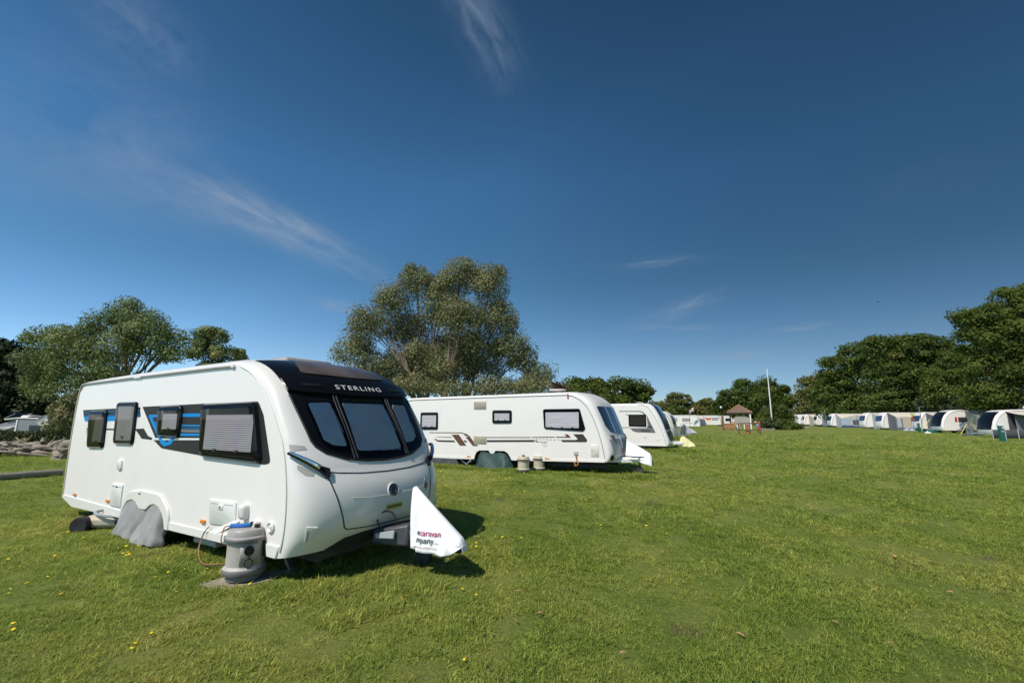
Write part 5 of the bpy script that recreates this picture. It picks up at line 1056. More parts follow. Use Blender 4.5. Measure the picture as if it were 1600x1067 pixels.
px_tree("oak_tree", "broad flat-topped oak in the middle of the right-hand line", 88, 1420, [(1385, 550, 34, 25), (1420, 546, 32, 25), (1456, 548, 32, 26), (1400, 590, 46, 38), (1450, 598, 46, 44), (1392, 632, 44, 24), (1440, 640, 46, 20), (1482, 572, 24, 28)], M["leaf_oak"], 46000, .52, .5, M["bark"], **big, group="oaks along the right side")
px_tree("oak_tree", "mid green oak between the flat-topped oak and the tallest oak", 74, 1490, [(1488, 575, 24, 24), (1512, 598, 32, 32), (1478, 615, 34, 32), (1500, 622, 38, 22), (1525, 560, 24, 24)], M["leaf_oak_light"], 30000, .42, .5, M["bark"], clump_r=1.3, trunk_r=.45, fork=.22, shell=.5, flat=.6, fill=.3, group="oaks along the right side")
px_tree("oak_tree", "tallest oak at the right edge of the field", 55, 1590, [(1518, 502, 26, 20), (1548, 496, 28, 22), (1580, 476, 34, 28), (1620, 480, 44, 40), (1530, 532, 32, 24), (1575, 530, 42, 40), (1545, 580, 36, 32), (1600, 570, 44, 40), (1550, 622, 42, 24), (1610, 620, 46, 30), (1665, 540, 50, 70)], M["leaf_oak_light"], 60000, .34, .5, M["bark"], clump_r=1.15, trunk_r=.5, fork=.22, shell=.45, flat=.6, fill=.35, group="oaks along the right side")
px_tree("purple_shrub", "purplish shrub top beside the roof aerial of the RETREAT caravan", 33, 868, [(866, 604, 6, 6), (875, 608, 7, 5), (868, 620, 10, 12)], M["leaf_purple"], 2200, .2, .4, M["bark"], clump_r=.35, trunk_r=.08, fork=.4, cat="bush")
px_tree("bush", "rounded green bush at the foot of the white flagpole", 82, 1210, [(1198, 655, 15, 15), (1220, 649, 16, 15), (1232, 657, 10, 10), (1205, 645, 11, 9), (1210, 662, 22, 10), (1190, 661, 8, 9)], M["leaf_bush"], 11000, .34, .45, M["bark"], clump_r=.8, trunk_r=.1, fork=.15, cat="bush")
px_tree("bush", "dark low bush in front of the flagpole bush", 77, 1207, [(1200, 664, 12, 8), (1214, 665, 12, 7), (1191, 667, 7, 5)], M["leaf_hedge"], 4500, .3, .45, M["bark"], clump_r=.6, trunk_r=.06, fork=.15, cat="bush")
px_tree("bush", "low spreading bush right of the leaning white board", 76, 1236, [(1228, 667, 9, 5), (1240, 666.5, 9, 5), (1248, 668, 5, 4)], M["leaf_oak"], 3000, .3, .45, M["bark"], clump_r=.5, trunk_r=.05, fork=.15, cat="bush")
# understorey, its shade put into the leaf colour, behind the right-hand caravans (reads as one mass)
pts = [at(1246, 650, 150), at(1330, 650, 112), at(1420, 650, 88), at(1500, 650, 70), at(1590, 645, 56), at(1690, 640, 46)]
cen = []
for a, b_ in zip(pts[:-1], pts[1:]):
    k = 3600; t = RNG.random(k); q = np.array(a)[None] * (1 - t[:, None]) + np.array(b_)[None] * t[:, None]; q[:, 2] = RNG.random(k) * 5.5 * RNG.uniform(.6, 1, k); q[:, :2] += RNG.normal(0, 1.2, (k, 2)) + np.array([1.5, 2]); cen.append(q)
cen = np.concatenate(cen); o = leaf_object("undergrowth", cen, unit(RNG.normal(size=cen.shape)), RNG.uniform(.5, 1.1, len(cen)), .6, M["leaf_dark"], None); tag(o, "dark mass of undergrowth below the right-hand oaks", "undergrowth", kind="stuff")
# clipped hedge on the left
ha, hb_ = at(-160, 690, 26.5), at(130, 690, 27.5); hd = Vector((hb_.x - ha.x, hb_.y - ha.y, 0)); hl = hd.length; hd.normalize(); hn = Vector((-hd.y, hd.x, 0))
hr = thing("hedge", "long low clipped hedge behind the dead tree trunk on the left", "hedge", (ha.x, ha.y, 0))
k = 26000; t = RNG.random(k) * hl; face = RNG.random(k); yy = np.where(face < .55, -.42 + RNG.normal(0, .05, k), RNG.uniform(-.42, .42, k)); zz = np.where(face < .55, RNG.random(k) * 1.0, 1.0 + RNG.normal(0, .045, k)) + .05 * np.sin(t * 1.7)
cen = np.array(hd)[None] * t[:, None] + np.array(hn)[None] * yy[:, None]; cen[:, 2] = zz
nr = np.where((face < .55)[:, None], -np.array(hn)[None], np.array([0, 0, 1.])[None]) + RNG.normal(size=cen.shape) * .7
leaf_object("foliage", cen, unit(nr), RNG.uniform(.07, .15, k), .5, M["leaf_hedge"], hr)
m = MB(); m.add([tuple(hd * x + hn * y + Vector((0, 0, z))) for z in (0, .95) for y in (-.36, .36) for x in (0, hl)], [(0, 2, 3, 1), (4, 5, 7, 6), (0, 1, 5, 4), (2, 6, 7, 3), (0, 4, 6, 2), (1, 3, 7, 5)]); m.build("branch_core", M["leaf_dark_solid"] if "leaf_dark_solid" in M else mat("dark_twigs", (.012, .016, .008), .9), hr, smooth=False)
# a far wood beyond the left row (mostly behind the caravans)
pa_, pb2_ = at(-420, 650, 88), at(660, 650, 96); k = 15000; t = RNG.random(k); q = np.array(pa_)[None] * (1 - t[:, None]) + np.array(pb2_)[None] * t[:, None]
q[:, 2] = RNG.random(k) * (4.6 + 1.0 * np.sin(t * 31) + .6 * np.sin(t * 83)); q[:, :2] += RNG.normal(0, 1.6, (k, 2))
o = leaf_object("far_wood", q, unit(RNG.normal(size=q.shape) + np.array([0, -.5, .6])), RNG.uniform(.6, 1.2, k), .6, M["leaf_oak"], None); tag(o, "far-off low belt of trees beyond the left row of caravans", "wood", kind="stuff")
from mathutils import noise as mnoise
# ------------------------------------------------------------------ left edge: logs, camper, dish
def gnarled(mb, pts, rs, seg=22, amp=.35, fq=2.2, seed=0, mi=0, sub=5):
    P = smooth_path(pts, sub); n = len(P); R = [float(np.interp(i / (n - 1), np.linspace(0, 1, len(rs)), rs)) for i in range(n)]; vs = []
    for i, p in enumerate(P):
        d = (P[min(i + 1, n - 1)] - P[max(i - 1, 0)]).normalized(); x = d.cross(Vector((0, 0, 1)) if abs(d.z) < .9 else Vector((1, 0, 0))).normalized(); y = d.cross(x)
        for k in range(seg):
            t = 2 * pi * k / seg; q = x * math.cos(t) + y * math.sin(t); c = p + q * R[i]
            nz = mnoise.noise(Vector((c.x * fq * .6 + seed, c.y * fq, c.z * fq * 2.2))) + .5 * mnoise.noise(Vector((c.x * fq * 2, c.y * fq * 3, c.z * fq * 5 + seed))) + .4 * mnoise.noise(Vector((c.x * fq * 3, c.y * fq * 9, c.z * fq * 14 + seed))) - .45 * max(0, .5 - 3 * abs(mnoise.noise(Vector((c.x * fq * .5, c.y * fq * 3, c.z * fq * 4 - seed)))))
            vs.append(p + q * R[i] * (1 + amp * nz))
    fs = [(i * seg + k, i * seg + (k + 1) % seg, (i + 1) * seg + (k + 1) % seg, (i + 1) * seg + k) for i in range(n - 1) for k in range(seg)]
    fs += [tuple(range(seg - 1, -1, -1)), tuple(range((n - 1) * seg, n * seg))]; mb.add(vs, fs, mi)
lg0 = gnd(30, 713); lr = thing("dead_trunk", "long bleached dead tree trunk with broken roots lying before the hedge", "log", (lg0.x, lg0.y + .35, 0), rad(4))
m = MB(); gnarled(m, [(-3.2, .1, .30), (-2.0, 0, .34), (-.7, 0, .36), (.4, 0, .33), (.95, .05, .3)], [.25, .32, .37, .32, .16], amp=.55, seed=3, seg=64, sub=12); m.build("trunk", M["drift"], lr, angle=60)
for i, (pp, rr) in enumerate([([(.1, -.15, .35), (.6, -.25, .42), (1.1, -.2, .36), (1.7, -.1, .2)], [.14, .12, .08, .03]), ([(.3, 0, .4), (.55, .05, .62), (.62, .08, .86)], [.15, .11, .08]), ([(.7, 0, .3), (1.1, .1, .55), (1.45, .1, .74), (1.6, .1, .8)], [.16, .13, .09, .03]), ([(.5, -.2, .2), (1.0, -.35, .14), (1.5, -.3, .1)], [.14, .1, .05]), ([(1.0, .1, .45), (1.5, .15, .55), (1.95, .1, .58)], [.1, .07, .03]), ([(-.2, -.3, .2), (.3, -.42, .14), (1.3, -.44, .05)], [.07, .06, .02]), ([(-1.9, -.3, .2), (-1.2, -.36, .26), (-.2, -.36, .2)], [.05, .06, .03]), ([(.8, .1, .5), (1.0, .12, .75), (1.05, .1, .95)], [.07, .05, .02]), ([(1.2, 0, .4), (1.5, -.1, .66), (1.72, -.1, .85)], [.08, .05, .02])]):
    m = MB(); gnarled(m, pp, rr, 12, .45, 3.5, seed=i * 5.1); m.build("broken_root", M["drift"], lr, angle=60)
m = MB(); m.lathe([(.0001, -.30), (.15, -.33), (.20, -.335)], (-.55, -.02, .44), "y", 18); m.build("knot_hole", M["gap"], lr)
br = thing("dry_branch", "small yellowish forked dry branch resting on top of the dead trunk", "branch", (lg0.x - .35, lg0.y + .35, .66))
m = MB(); m.tube(smooth_path([(-.35, 0, .22), (-.1, 0, .06), (.1, 0, .05), (.3, 0, .14), (.42, 0, .32)]), .035, 6); m.tube([(-.1, 0, .05), (.0, .05, .16), (.12, .05, .12)], .04, 6); m.build("twig", mat("yellow_dry_wood", (.30, .23, .12), .9, var=.2), br)
sg = gnd(92, 718); st = MB(); gnarled(st, [(-.42, 0, -.02), (-.25, 0, .2), (.0, 0, .42), (.35, .05, .46), (.9, .1, .42)], [.30, .40, .36, .28, .24], 40, .5, 2.4, 9); o = st.build("tree_stump", M["drift"], None, angle=60); o.location = (sg.x + .1, sg.y + .3, 0); tag(o, "bleached wide stump end beside the nearest caravan's rear", "stump")
pa, pb_ = gnd(0, 750.5), gnd(100, 742.5); d_ = (pb_ - pa); m = MB(); pts = [pa + d_ * t + Vector((0, .12, .105)) for t in np.linspace(-2.2, .9, 16)]
gnarled(m, pts, [.115, .108, .10], 16, .06, 1.5, 2, sub=2); tag(m.build("barrier_log", M["log"], None, angle=60), "long round grey log laid on the lawn as a barrier, left of the caravan", "log")
cp = at(20, 690, 31); cam_ = thing("folding_camper", "grey folding camper trailer with white edges behind the hedge", "camper", (cp.x, cp.y, 0), rad(-6))
m = MB(); m.prism([(0, .4), (2.42, .4), (2.42, 1.72), (0, 1.78)], 0, 1.9); m.build("body_panel", M["camper_grey"], cam_, bevel=.03)
m = MB(); m.prism([(-.9, 1.70), (0, 1.80), (2.5, 1.74), (2.5, 1.80), (0, 1.87), (-.9, 1.76)], -.06, 1.95); m.build("roof_edge", M["white2"], cam_, bevel=.02)
for x in (.04, 2.30):
    m = MB(); m.prism([(x - .05, .4), (x + .07, .4), (x + .10, 1.72), (x - .02, 1.72)], -.04, .0); m.build("corner_strip", M["plastic_white"], cam_, bevel=.02)
m = MB(); m.prism([(1.05, 1.36), (1.9, 1.34), (1.9, 1.02), (1.05, 1.04)], -.03, .0); m.build("window", M["black_satin"], cam_, bevel=.02)
m = MB(); m.prism([(1.02, 1.38), (1.10, 1.38), (1.10, 1.06), (1.02, 1.06)], -.045, .0); m.build("window_catch", M["camper_grey"], cam_, bevel=.01)
m = MB(); m.prism([(-.1, 1.87), (.12, 2.02), (.7, 2.0), (.5, 1.87)], .2, .9); m.build("roof_vent", M["plastic_white"], cam_, bevel=.03)
m = MB(); m.add([(-1.0, 0, 1.80), (-.2, 0, 2.15), (-.15, 1.0, 2.17), (-.95, 1.0, 1.82)], [(0, 1, 2, 3)]); m.build("solar_panel", M["window_blue"], cam_, solid=.05, smooth=False)
m = MB(); m.prism([(-1.5, 1.4), (-.02, 1.76), (-.02, .4), (-1.5, .4)], .1, 1.8); m.build("side_canvas", M["camper_grey"], cam_)
m = MB(); m.bar((-1.5, .02, 1.15), (-.05, .02, 1.30), .05); m.bar((-1.5, .02, .95), (-.3, .02, 1.22), .05); m.build("canvas_strut", M["plastic_white"], cam_, smooth=False)
m = MB(); m.prism([(2.45, .4), (2.45, 1.38), (2.55, 1.42), (3.1, 1.22), (3.1, .4)], .0, 1.6); o = m.build("end_canvas", M["canvas_grey"], cam_); 
m = MB(); m.bar((2.62, -.02, .8), (2.92, -.02, 1.16), .04); m.bar((2.74, -.02, .8), (3.02, -.02, 1.12), .04); m.bar((2.45, -.02, 1.40), (3.1, -.02, 1.25), .06); m.build("canvas_strut", M["plastic_white"], cam_, smooth=False)
m = MB(); m.box(-.2, 2.4, .3, 1.6, .2, .42); m.build("chassis", M["black_plastic"], cam_, smooth=False)
for x in (1.2,):
    wheel(cam_, x, .1, .3, .3, .18); wheel(cam_, x, 1.8, .3, .3, .18)
dp = at(65, 680, 28.3); ds = thing("satellite_dish", "round off-white satellite dish on a pole in front of the grey camper", "dish", (dp.x, dp.y, 0), rad(20))
m = MB(); q = Vector((.25, -1, .35)).to_track_quat("Z", "Y").to_matrix().to_4x4(); q.translation = (.05, -.05, 1.66); m.xf = q
m.lathe([(.0001, 0), (.12, .008), (.24, .035), (.33, .075), (.335, .07), (.24, .025), (.12, -.004), (.0001, -.012)], seg=32); m.build("dish", M["dish"], ds)
m = MB(); m.tube([(0, .02, 0), (0, .02, 1.6)], .035, 8); m.build("pole", M["steel"], ds)
m = MB(); m.tube([(.04, -.02, 1.38), (.14, -.36, 1.55)], .012, 6); m.lathe([(.03, -.03), (.03, .05)], (.15, -.40, 1.58), "y", 10); m.build("arm", M["steel"], ds)
# ------------------------------------------------------------------ generic distant caravan and awning
def far_van(label, u, v, L, fwd, rz, sc=1.12, group="caravans of the right row", body="white2", nose="window_blue", round_=0, win=(), full=False, dome=False, H=2.5, cat="caravan", tow=False):
    g = gnd(u, v); r = thing("caravan", label, cat, g, rz, group, sc); sg = -1 if fwd > 0 else 1; h = H - 2.5
    if round_:
        S = [(L, .3), (L + .06, .8), (L + .0, 1.3), (L - .22, 1.85), (L - .7, 2.3), (L - 1.2, 2.48), (L * .5, 2.56), (1.25, 2.48), (.85, 2.3), (.5, 2.0), (.22, 1.55), (.06, 1.0), (.02, .6), (.1, .3)]
        C = [(L + .1, .3), (L + .16, .8), (L + .1, 1.3), (L - .12, 1.9), (L - .6, 2.4), (L - 1.1, 2.58), (L * .5, 2.66), (1.05, 2.58), (.6, 2.4), (.22, 2.06), (-.06, 1.58), (-.22, 1.0), (-.24, .6), (-.14, .3)]
    else:
        S = [(L, .3), (L + .05, 1.2), (L, 2.1 + h), (L - .15, 2.4 + h), (L - .45, 2.48 + h), (L / 2, 2.5 + h), (1.0, 2.5 + h), (.75, 2.46 + h), (.5, 2.25 + h), (.3, 1.9), (.15, 1.4), (.05, .9), (.02, .5), (.05, .3)]
        C = [(L + .1, .3), (L + .15, 1.2), (L + .1, 2.15 + h), (L - .05, 2.48 + h), (L - .4, 2.58 + h), (L / 2, 2.6 + h), (.9, 2.6 + h), (.55, 2.56 + h), (.25, 2.32 + h), (.02, 1.92), (-.12, 1.4), (-.2, .9), (-.2, .5), (-.12, .3)]
    sh = Shell(S, C, 2.25, 2.8, sg); a0 = L * .52
    sh.body([(a0 - .42, .3), (a0 - .30, .55), (a0, .66), (a0 + .30, .55), (a0 + .42, .3)], "body_shell", [M[body], M[body], M["black_plastic"]], r, 10)
    fr = sh.front(7)
    if full or round_: pl = [(.22, 2.42), (.16, 1.9), (.14, 1.2), (.2, .75), (2.05, .75), (2.11, 1.2), (2.09, 1.9), (2.03, 2.42)]
    else: pl = [(.22, 2.1), (.2, 1.35), (1.125, 1.25), (2.05, 1.35), (2.03, 2.1)]
    patch(roundpoly(pl, .08), fr, .014, .02, 8, 8).build("front_window", M[nose], r)
    m = MB(); m.tube([sh.pos(t / 3, 0) + Vector((0, -.01, 0)) for t in range(10, 38)], .035, 6); m.build("corner_trim", M["seam" if not round_ else "white2"], r)
    for (x0, x1, z0, z1, bl) in win: side_window(r, [(x0, z1), (x1, z1), (x1, z0), (x0, z0)], .1, .03, .05, bl, "glass", (.0,) * 4, sg, catches=0)
    m = MB(); wr = wheel(r, sg * a0, .15, .31, .31, .19); wheel(r, sg * a0, 2.1, .31, .31, .19)
    m = MB(); m.bar((sg * .3, .3, .38), (sg * -1.2, 1.1, .42), .08); m.bar((sg * .3, 1.95, .38), (sg * -1.2, 1.15, .42), .08); m.build("tow_frame", M["steel"], r, smooth=False)
    if dome:
        m = MB(); m.lathe([(.03, 0), (.03, .12), (.30, .15), (.34, .22), (.28, .34), (.12, .40), (.0001, .41)], (sg * (L * .5), .5, H + .08), "z", 20); m.build("roof_dome", M["pole_white"], r)
    return r
def awning(label, root, x0, x1, dp, zb, zf, roof, wall, wins=(), skirt=None, open_=False, panels=(), group="awnings of the right row", side_m=None, gable=0.0):
    """a fabric awning standing against the near wall; local frame of the caravan root"""
    t = thing("awning", label, "awning", root.location, root.rotation_euler.z, group, root.scale[0])
    n = 8
    def edge(u): return zf + gable * (1 - abs(2 * u - 1))
    m = MB(); m.grid(lambda u, v: (x0 + (x1 - x0) * u, -.03 - dp * v, zb + (edge(u) - zb) * v - .05 * math.sin(pi * v) - .02 * math.sin(6 * pi * u) * v), 12, 6); m.build("roof", M[roof], t, solid=.02, angle=180)
    m = MB(); m.grid(lambda u, v: (x0 + (x1 - x0) * u, -.03 - dp - .01, edge(u) - .16 * v - .03 * (math.sin(40 * u) > 0) * v), 24, 1); m.build("valance", M[roof], t, solid=.012, smooth=False)
    for x in (() if open_ else (x0, x1)):
        m = MB(); m.add([(x, -.03, .05), (x, -.03, zb), (x, -.03 - dp, zf), (x, -.03 - dp, .05)], [(0, 1, 2, 3)]); m.build("side_wall", M[side_m or wall], t, solid=.02, smooth=False)
    if not open_:
        m = MB(); m.grid(lambda u, v: (x0 + (x1 - x0) * u, -.03 - dp + .02 + .015 * math.sin(25 * u), .05 + v * (edge(u) - .07)), 30, 4); m.build("front_wall", M[wall], t, solid=.015, angle=180)
        for a, b, z0, z1, mt in wins:
            m = MB(); m.prism([(a, z0), (b, z0), (b, z1), (a, z1)], -.03 - dp - .03, -.03 - dp - .005); m.build("window", M[mt], t, smooth=False)
        if skirt:
            m = MB(); m.prism([(x0, .02), (x1, .02), (x1, .32), (x0, .32)], -.03 - dp - .035, -.03 - dp - .01); m.build("skirt", M[skirt], t, smooth=False)
    for a, b, yy, z0, z1, mt in panels:
        m = MB(); m.prism([(a, z0), (b, z0), (b, z1), (a, z1)], -yy - .02, -yy); m.build("inner_panel", M[mt], t, smooth=False)
    for x in (x0, (x0 + x1) / 2, x1):
        m = MB(); m.tube([(x, -.03 - dp, 0), (x, -.03 - dp, zf + (gable if x not in (x0, x1) else 0) - .02)], .022, 6); m.build("pole", M["steel"], t)
    return t
RR = rad(-15)
r1 = far_van("white caravan with dark rounded nose under a cream canopy at the right edge", 1557, 684, 6.2, -1, RR, 1.02, round_=1, nose="black_gloss", dome=True, win=((1.9, 2.9, 1.2, 1.9, "curtain_dark"),))
awning("open cream canopy with a beige inner panel, nearest on the right", r1, 1.0, 6.6, 2.2, 2.45, 2.08, "canvas_cream", "canvas_ltgrey", open_=True, panels=((1.05, 6.5, .10, .4, 2.35, "bag"), (1.15, 2.5, .8, .05, 2.2, "canvas_grey"), (2.9, 5.0, 1.2, .3, 1.95, "canvas_beige"), (5.2, 6.4, 1.1, .1, 2.0, "canvas_ltgrey")))  # charcoal back panel stands in for the shade under the canopy
r2 = far_van("round-backed white teardrop caravan with a black nose stripe", 1476, 676.5, 3.9, -1, RR, 1.12, round_=1, nose="black_gloss", win=((1.5, 2.9, 1.25, 1.8, "curtain_dark"),))
m = MB(); m.prism([(1.12, 1.28), (1.40, 1.28), (1.40, 1.82), (1.2, 1.82)], -.03, .0); m.build("side_lamp", M["red"], r2, bevel=.02)
awning("dark grey porch awning on the teardrop caravan's side", r2, 2.9, 4.6, 1.6, 2.4, 1.75, "canvas_grey", "canvas_grey", wins=((3.2, 3.9, .7, 1.5, "tent_window"),))
rb = far_van("white caravan half hidden between the teardrop and the right-edge canopy", 1530, 677.5, 5.2, -1, RR, 1.1)
awning("cream-roofed beige awning between the teardrop and the right-edge canopy", rb, -.9, 3.2, 2.0, 2.5, 1.85, "canvas_cream", "canvas_beige", wins=((-.4, .2, .7, 1.6, "canvas_ltgrey"), (1.2, 2.2, .7, 1.6, "canvas_ltgrey")))
r3 = far_van("white caravan with blue front window left of the teardrop", 1441, 673, 4.0, -1, RR, 1.1)
awning("cream awning with open grey front left of the teardrop caravan", r3, .7, 3.6, 2.0, 2.48, 2.0, "canvas_cream", "canvas_grey", wins=((.8, 1.3, .4, 1.8, "canvas_ltgrey"), (1.5, 2.1, .1, 1.85, "tent_window"), (2.4, 3.3, .1, 1.8, "canvas_beige")))
r4 = far_van("white caravan beside the wide beige awning with black panel", 1381, 671.5, 4.8, -1, RR, 1.12)
awning("wide beige awning with one big black panel, cream sloping roof", r4, .7, 5.0, 2.2, 2.55, 1.95, "canvas_cream", "canvas_grey", wins=((1.5, 2.5, .3, 1.9, "canvas_beige"), (2.7, 4.7, .75, 1.75, "black_satin"), (2.7, 4.7, .35, .6, "canvas_cream"), (.8, 1.3, .4, 1.8, "canvas_ltgrey")), skirt="canvas_grey")
r5 = far_van("white caravan with big blue nose window between two awnings", 1354, 670, 5.8, -1, RR, 1.14)
awning("narrow grey porch awning on the blue-nosed caravan", r5, 1.0, 3.6, 2.0, 2.45, 2.0, "canvas_cream", "canvas_ltgrey", wins=((1.2, 1.9, .5, 1.8, "canvas_blue"), (2.2, 2.9, .1, 1.8, "wood")))
r6 = far_van("white caravan carrying the blue and white gabled awning", 1301, 667.5, 6.2, -1, RR, 1.16)
awning("pale blue gabled awning with dark blue skirt and gridded window", r6, .7, 5.8, 2.2, 2.55, 1.75, "canvas_cream", "canvas_ltgrey", wins=((.9, 1.7, .5, 1.7, "canvas_paleblue"), (2.6, 3.05, .55, 1.4, "tent_window"), (3.1, 3.55, .55, 1.4, "tent_window"), (3.6, 4.05, .55, 1.4, "tent_window"), (4.7, 5.4, .55, 1.5, "tent_window")), skirt="canvas_blue", gable=.55)
r7 = far_van("white caravan with pale awning, third from the far end", 1278, 665.8, 5.8, -1, RR, 1.2)
awning("pale awning on the third caravan from the far end", r7, .9, 5.6, 2.2, 2.5, 1.95, "canvas_cream", "canvas_ltgrey", wins=((1.2, 2.4, .4, 1.7, "canvas_ltgrey"), (2.8, 4.8, .6, 1.7, "plastic_white")))
r8 = far_van("white caravan with beige awning, second from the far end", 1258, 665.2, 5.6, -1, RR, 1.2)
awning("beige awning on the second caravan from the far end", r8, .9, 5.2, 2.2, 2.5, 1.95, "canvas_cream", "canvas_beige", wins=((1.2, 2.2, .4, 1.7, "tent_window"),))
r9 = far_van("farthest white caravan of the right row, beside the wooden post", 1241, 664.8, 5.4, -1, RR, 1.2)
awning("white awning on the farthest caravan of the right row", r9, .3, 4.2, 2.0, 2.5, 2.0, "plastic_white", "plastic_white", wins=((.8, 1.8, .5, 1.7, "canvas_ltgrey"), (2.4, 3.4, .5, 1.7, "canvas_ltgrey")))
# centre: the end of the left row and the far side of the field
c4 = far_van("cream caravan with wire rack at its nose, fourth in the left row", 1052, 687, 6.4, 1, rad(-27), .98, "caravans of the left row", "cream", H=2.42)
g4 = gnd(1063, 690)
rk = thing("wire_rack", "wire basket rack on thin legs at the cream caravan's nose", "rack", g4, rad(-27))
m = MB()
for k in range(9): m.bar((-.75 + k * .19, 0, .55), (-.75 + k * .19, 0, 1.05), .02); m.bar((-.75 + k * .19, .5, .55), (-.75 + k * .19, .5, 1.05), .02)
for z in (.55, .72, .88, 1.05): m.bar((-.76, 0, z), (.78, 0, z), .025); m.bar((-.76, .5, z), (.78, .5, z), .025); m.bar((-.75, 0, z), (-.75, .5, z), .02); m.bar((.77, 0, z), (.77, .5, z), .02)
m.build("basket", M["steel"], rk, smooth=False)
for x in (-.2, .5):
    m = MB(); m.bar((x, .1, 0), (x, .1, .56), .045); m.build("leg", M["wire"], rk, smooth=False)
gx = at(1066, 672, 37.6); sb_ = thing("wicker_bundle", "dark bundle of twigs inside the wire rack", "bundle", (gx.x + .1, gx.y + .1, .55), 0)
m = MB(); gnarled(m, [(0, 0, 0), (.02, 0, .3), (0, 0, .62)], [.2, .27, .16], 12, .5, 5, 4); m.build("bundle", M["wood_dark"], sb_)
gcv = gnd(1078, 683); gk = thing("hitch_cover", "light grey cloth hitch cover sloping down from the cream caravan's nose", "cover", (gcv.x - .35, gcv.y + 1.2, .35), rad(-27))
m = MB(); m.grid(lambda u, v: (-.1 + 1.55 * u, (v - .5) * (.8 - .4 * u) * 1.0, (.95 - .78 * u) * (1 - abs(2 * v - 1) ** 1.5) + .05 * math.sin(9 * u + 5 * v)), 20, 14); m.build("cover_cloth", M["canvas_ltgrey"], gk, angle=180, solid=.01)
c5 = far_van("old white caravan with two pinkish curtained windows, far centre", 1094, 668.5, 5.6, 1, rad(-19), 1.08, "caravans on the far side", win=((1.7, 3.1, 1.25, 1.8, "curtain_pink"), (4.0, 4.8, 1.2, 1.85, "curtain")), H=2.35)
decal(c5, "decal_line", [[(-1.2, .95), (-3.2, .95), (-3.2, .90), (-1.2, .90)]], "vinyl_grey", .006)
c6 = far_van("long white caravan with an orange-red band, far centre", 1127, 665.5, 8.2, 1, rad(-16), 1.1, "caravans on the far side", H=2.45, win=((.6, 2.0, 1.35, 1.85, "curtain"),))
decal(c6, "decal_band", [[(-2.2, 1.9), (-3.3, 1.9), (-3.3, 1.4), (-2.2, 1.4)]], "orange", .006); decal(c6, "decal_band", [[(-.3, 1.95), (-5.2, 1.95), (-5.2, 1.82), (-.3, 1.82)]], "vinyl_grey", .004)
awning("cream-roofed charcoal awning in front of the far orange-banded caravan", c6, -7.2, -3.9, 2.0, 2.3, 1.85, "canvas_cream", "canvas_grey", wins=((-6.8, -5.6, .4, 1.5, "bag"), (-5.2, -4.2, .4, 1.5, "tent_window")), group="awnings on the far side")
c7 = far_van("white caravan glimpsed behind the timber gate", 1146, 665.5, 5.5, 1, rad(-10), 1.05, "caravans on the far side", win=((.5, 1.8, 1.2, 1.9, "window_blue"),))
# ------------------------------------------------------------------ shelter, frame, poles
KG = 78 / F_PX; gz0 = gnd(1157, 671.6); gz0.y += 0
sh_ = thing("shelter", "small open timber shelter with a hipped brown tile roof", "shelter", gz0, rad(-26))
hw = 1.75; hd2 = 1.6; ez = 2.85; ap = 4.15
m = MB(); m.add([(-hw - .15, -.1, ez), (hw + .2, -.1, ez), (hw + .2, 2 * hd2 + .1, ez), (-hw - .15, 2 * hd2 + .1, ez), (0, hd2, ap)], [(0, 1, 4), (1, 2, 4), (2, 3, 4), (3, 0, 4), (3, 2, 1, 0)])
rf = m.build("roof", M["tile"], sh_, smooth=False)
m = MB()
for a in ((-hw - .15, -.1, ez), (hw + .2, -.1, ez)): m.bar(Vector(a) + Vector((0, 0, .05)), (0, hd2, ap + .05), .16, .12)
m.build("ridge", M["ridge"], rf, smooth=False)
m = MB(); m.box(-hw - .1, hw + .15, -.06, .02, ez - .2, ez - .01); m.build("eaves_board", M["wood_dark"], sh_, smooth=False)
for i, (x, y, mt) in enumerate(((-1.42, .1, "wood_dark"), (1.62, .1, "pole_white"), (-1.42, 3.0, "wood_dark"), (1.62, 3.0, "wood_dark"))):
    m = MB(); m.box(x - .10, x + .10, y - .1, y + .1, 0, ez - .02); m.build("post", M[mt], sh_, bevel=.01)
m = MB(); m.prism([(-.9, .9), (-.9, 2.0), (-.3, 2.3), (.2, 2.36), (.9, 2.2), (1.5, 1.95), (1.5, .9)], .30, .38); m.build("back_board", M["wood_board"], sh_, smooth=False)
m = MB(); m.prism([(-.75, .15), (-.75, 1.0), (-.05, 1.0), (-.05, .15)], .30, .36); m.build("lower_board", M["plastic_white"], sh_, smooth=False)
m = MB(); m.prism([(.55, .15), (.55, 1.0), (1.35, 1.0), (1.35, .15)], .30, .36); m.build("lower_board", M["plastic_white"], sh_, smooth=False)
m = MB(); m.add([(-1.25, -.1, 0), (-.55, -.1, 0), (-.62, .25, 1.25), (-1.22, .25, 1.5)], [(0, 1, 2, 3)]); m.build("side_board", M["wood_board"], sh_, solid=.08, smooth=False)
m = MB(); m.box(-1.05, -.8, .1, .14, 1.3, 1.75); m.build("notice", M["plastic_white"], sh_, smooth=False)
gp = gnd(1132, 671.5); gt = thing("timber_gate", "orange-brown timber board gate beside the tiled shelter", "gate", gp, rad(-24))
m = MB(); m.box(-.02, 1.45, .02, .08, .08, 1.08); m.build("board_panel", M["wood_light"], gt, bevel=.01)
m = MB(); m.box(1.45, 1.72, -.02, .12, 0, 1.35); m.build("gate_post", M["wood_light"], gt, bevel=.01)
m = MB(); m.box(0, 1.45, 0, .02, .2, .32); m.box(0, 1.45, 0, .02, .82, .94); m.build("rail", M["wood"], gt, smooth=False)
p = gnd(1130.5, 672); m = MB(); m.box(-.16, .12, -.13, .13, 0, 2.25); o = m.build("gate_post", M["wood"], None, bevel=.02); o.location = p; tag(o, "tall dark brown square post left of the timber gate", "post")
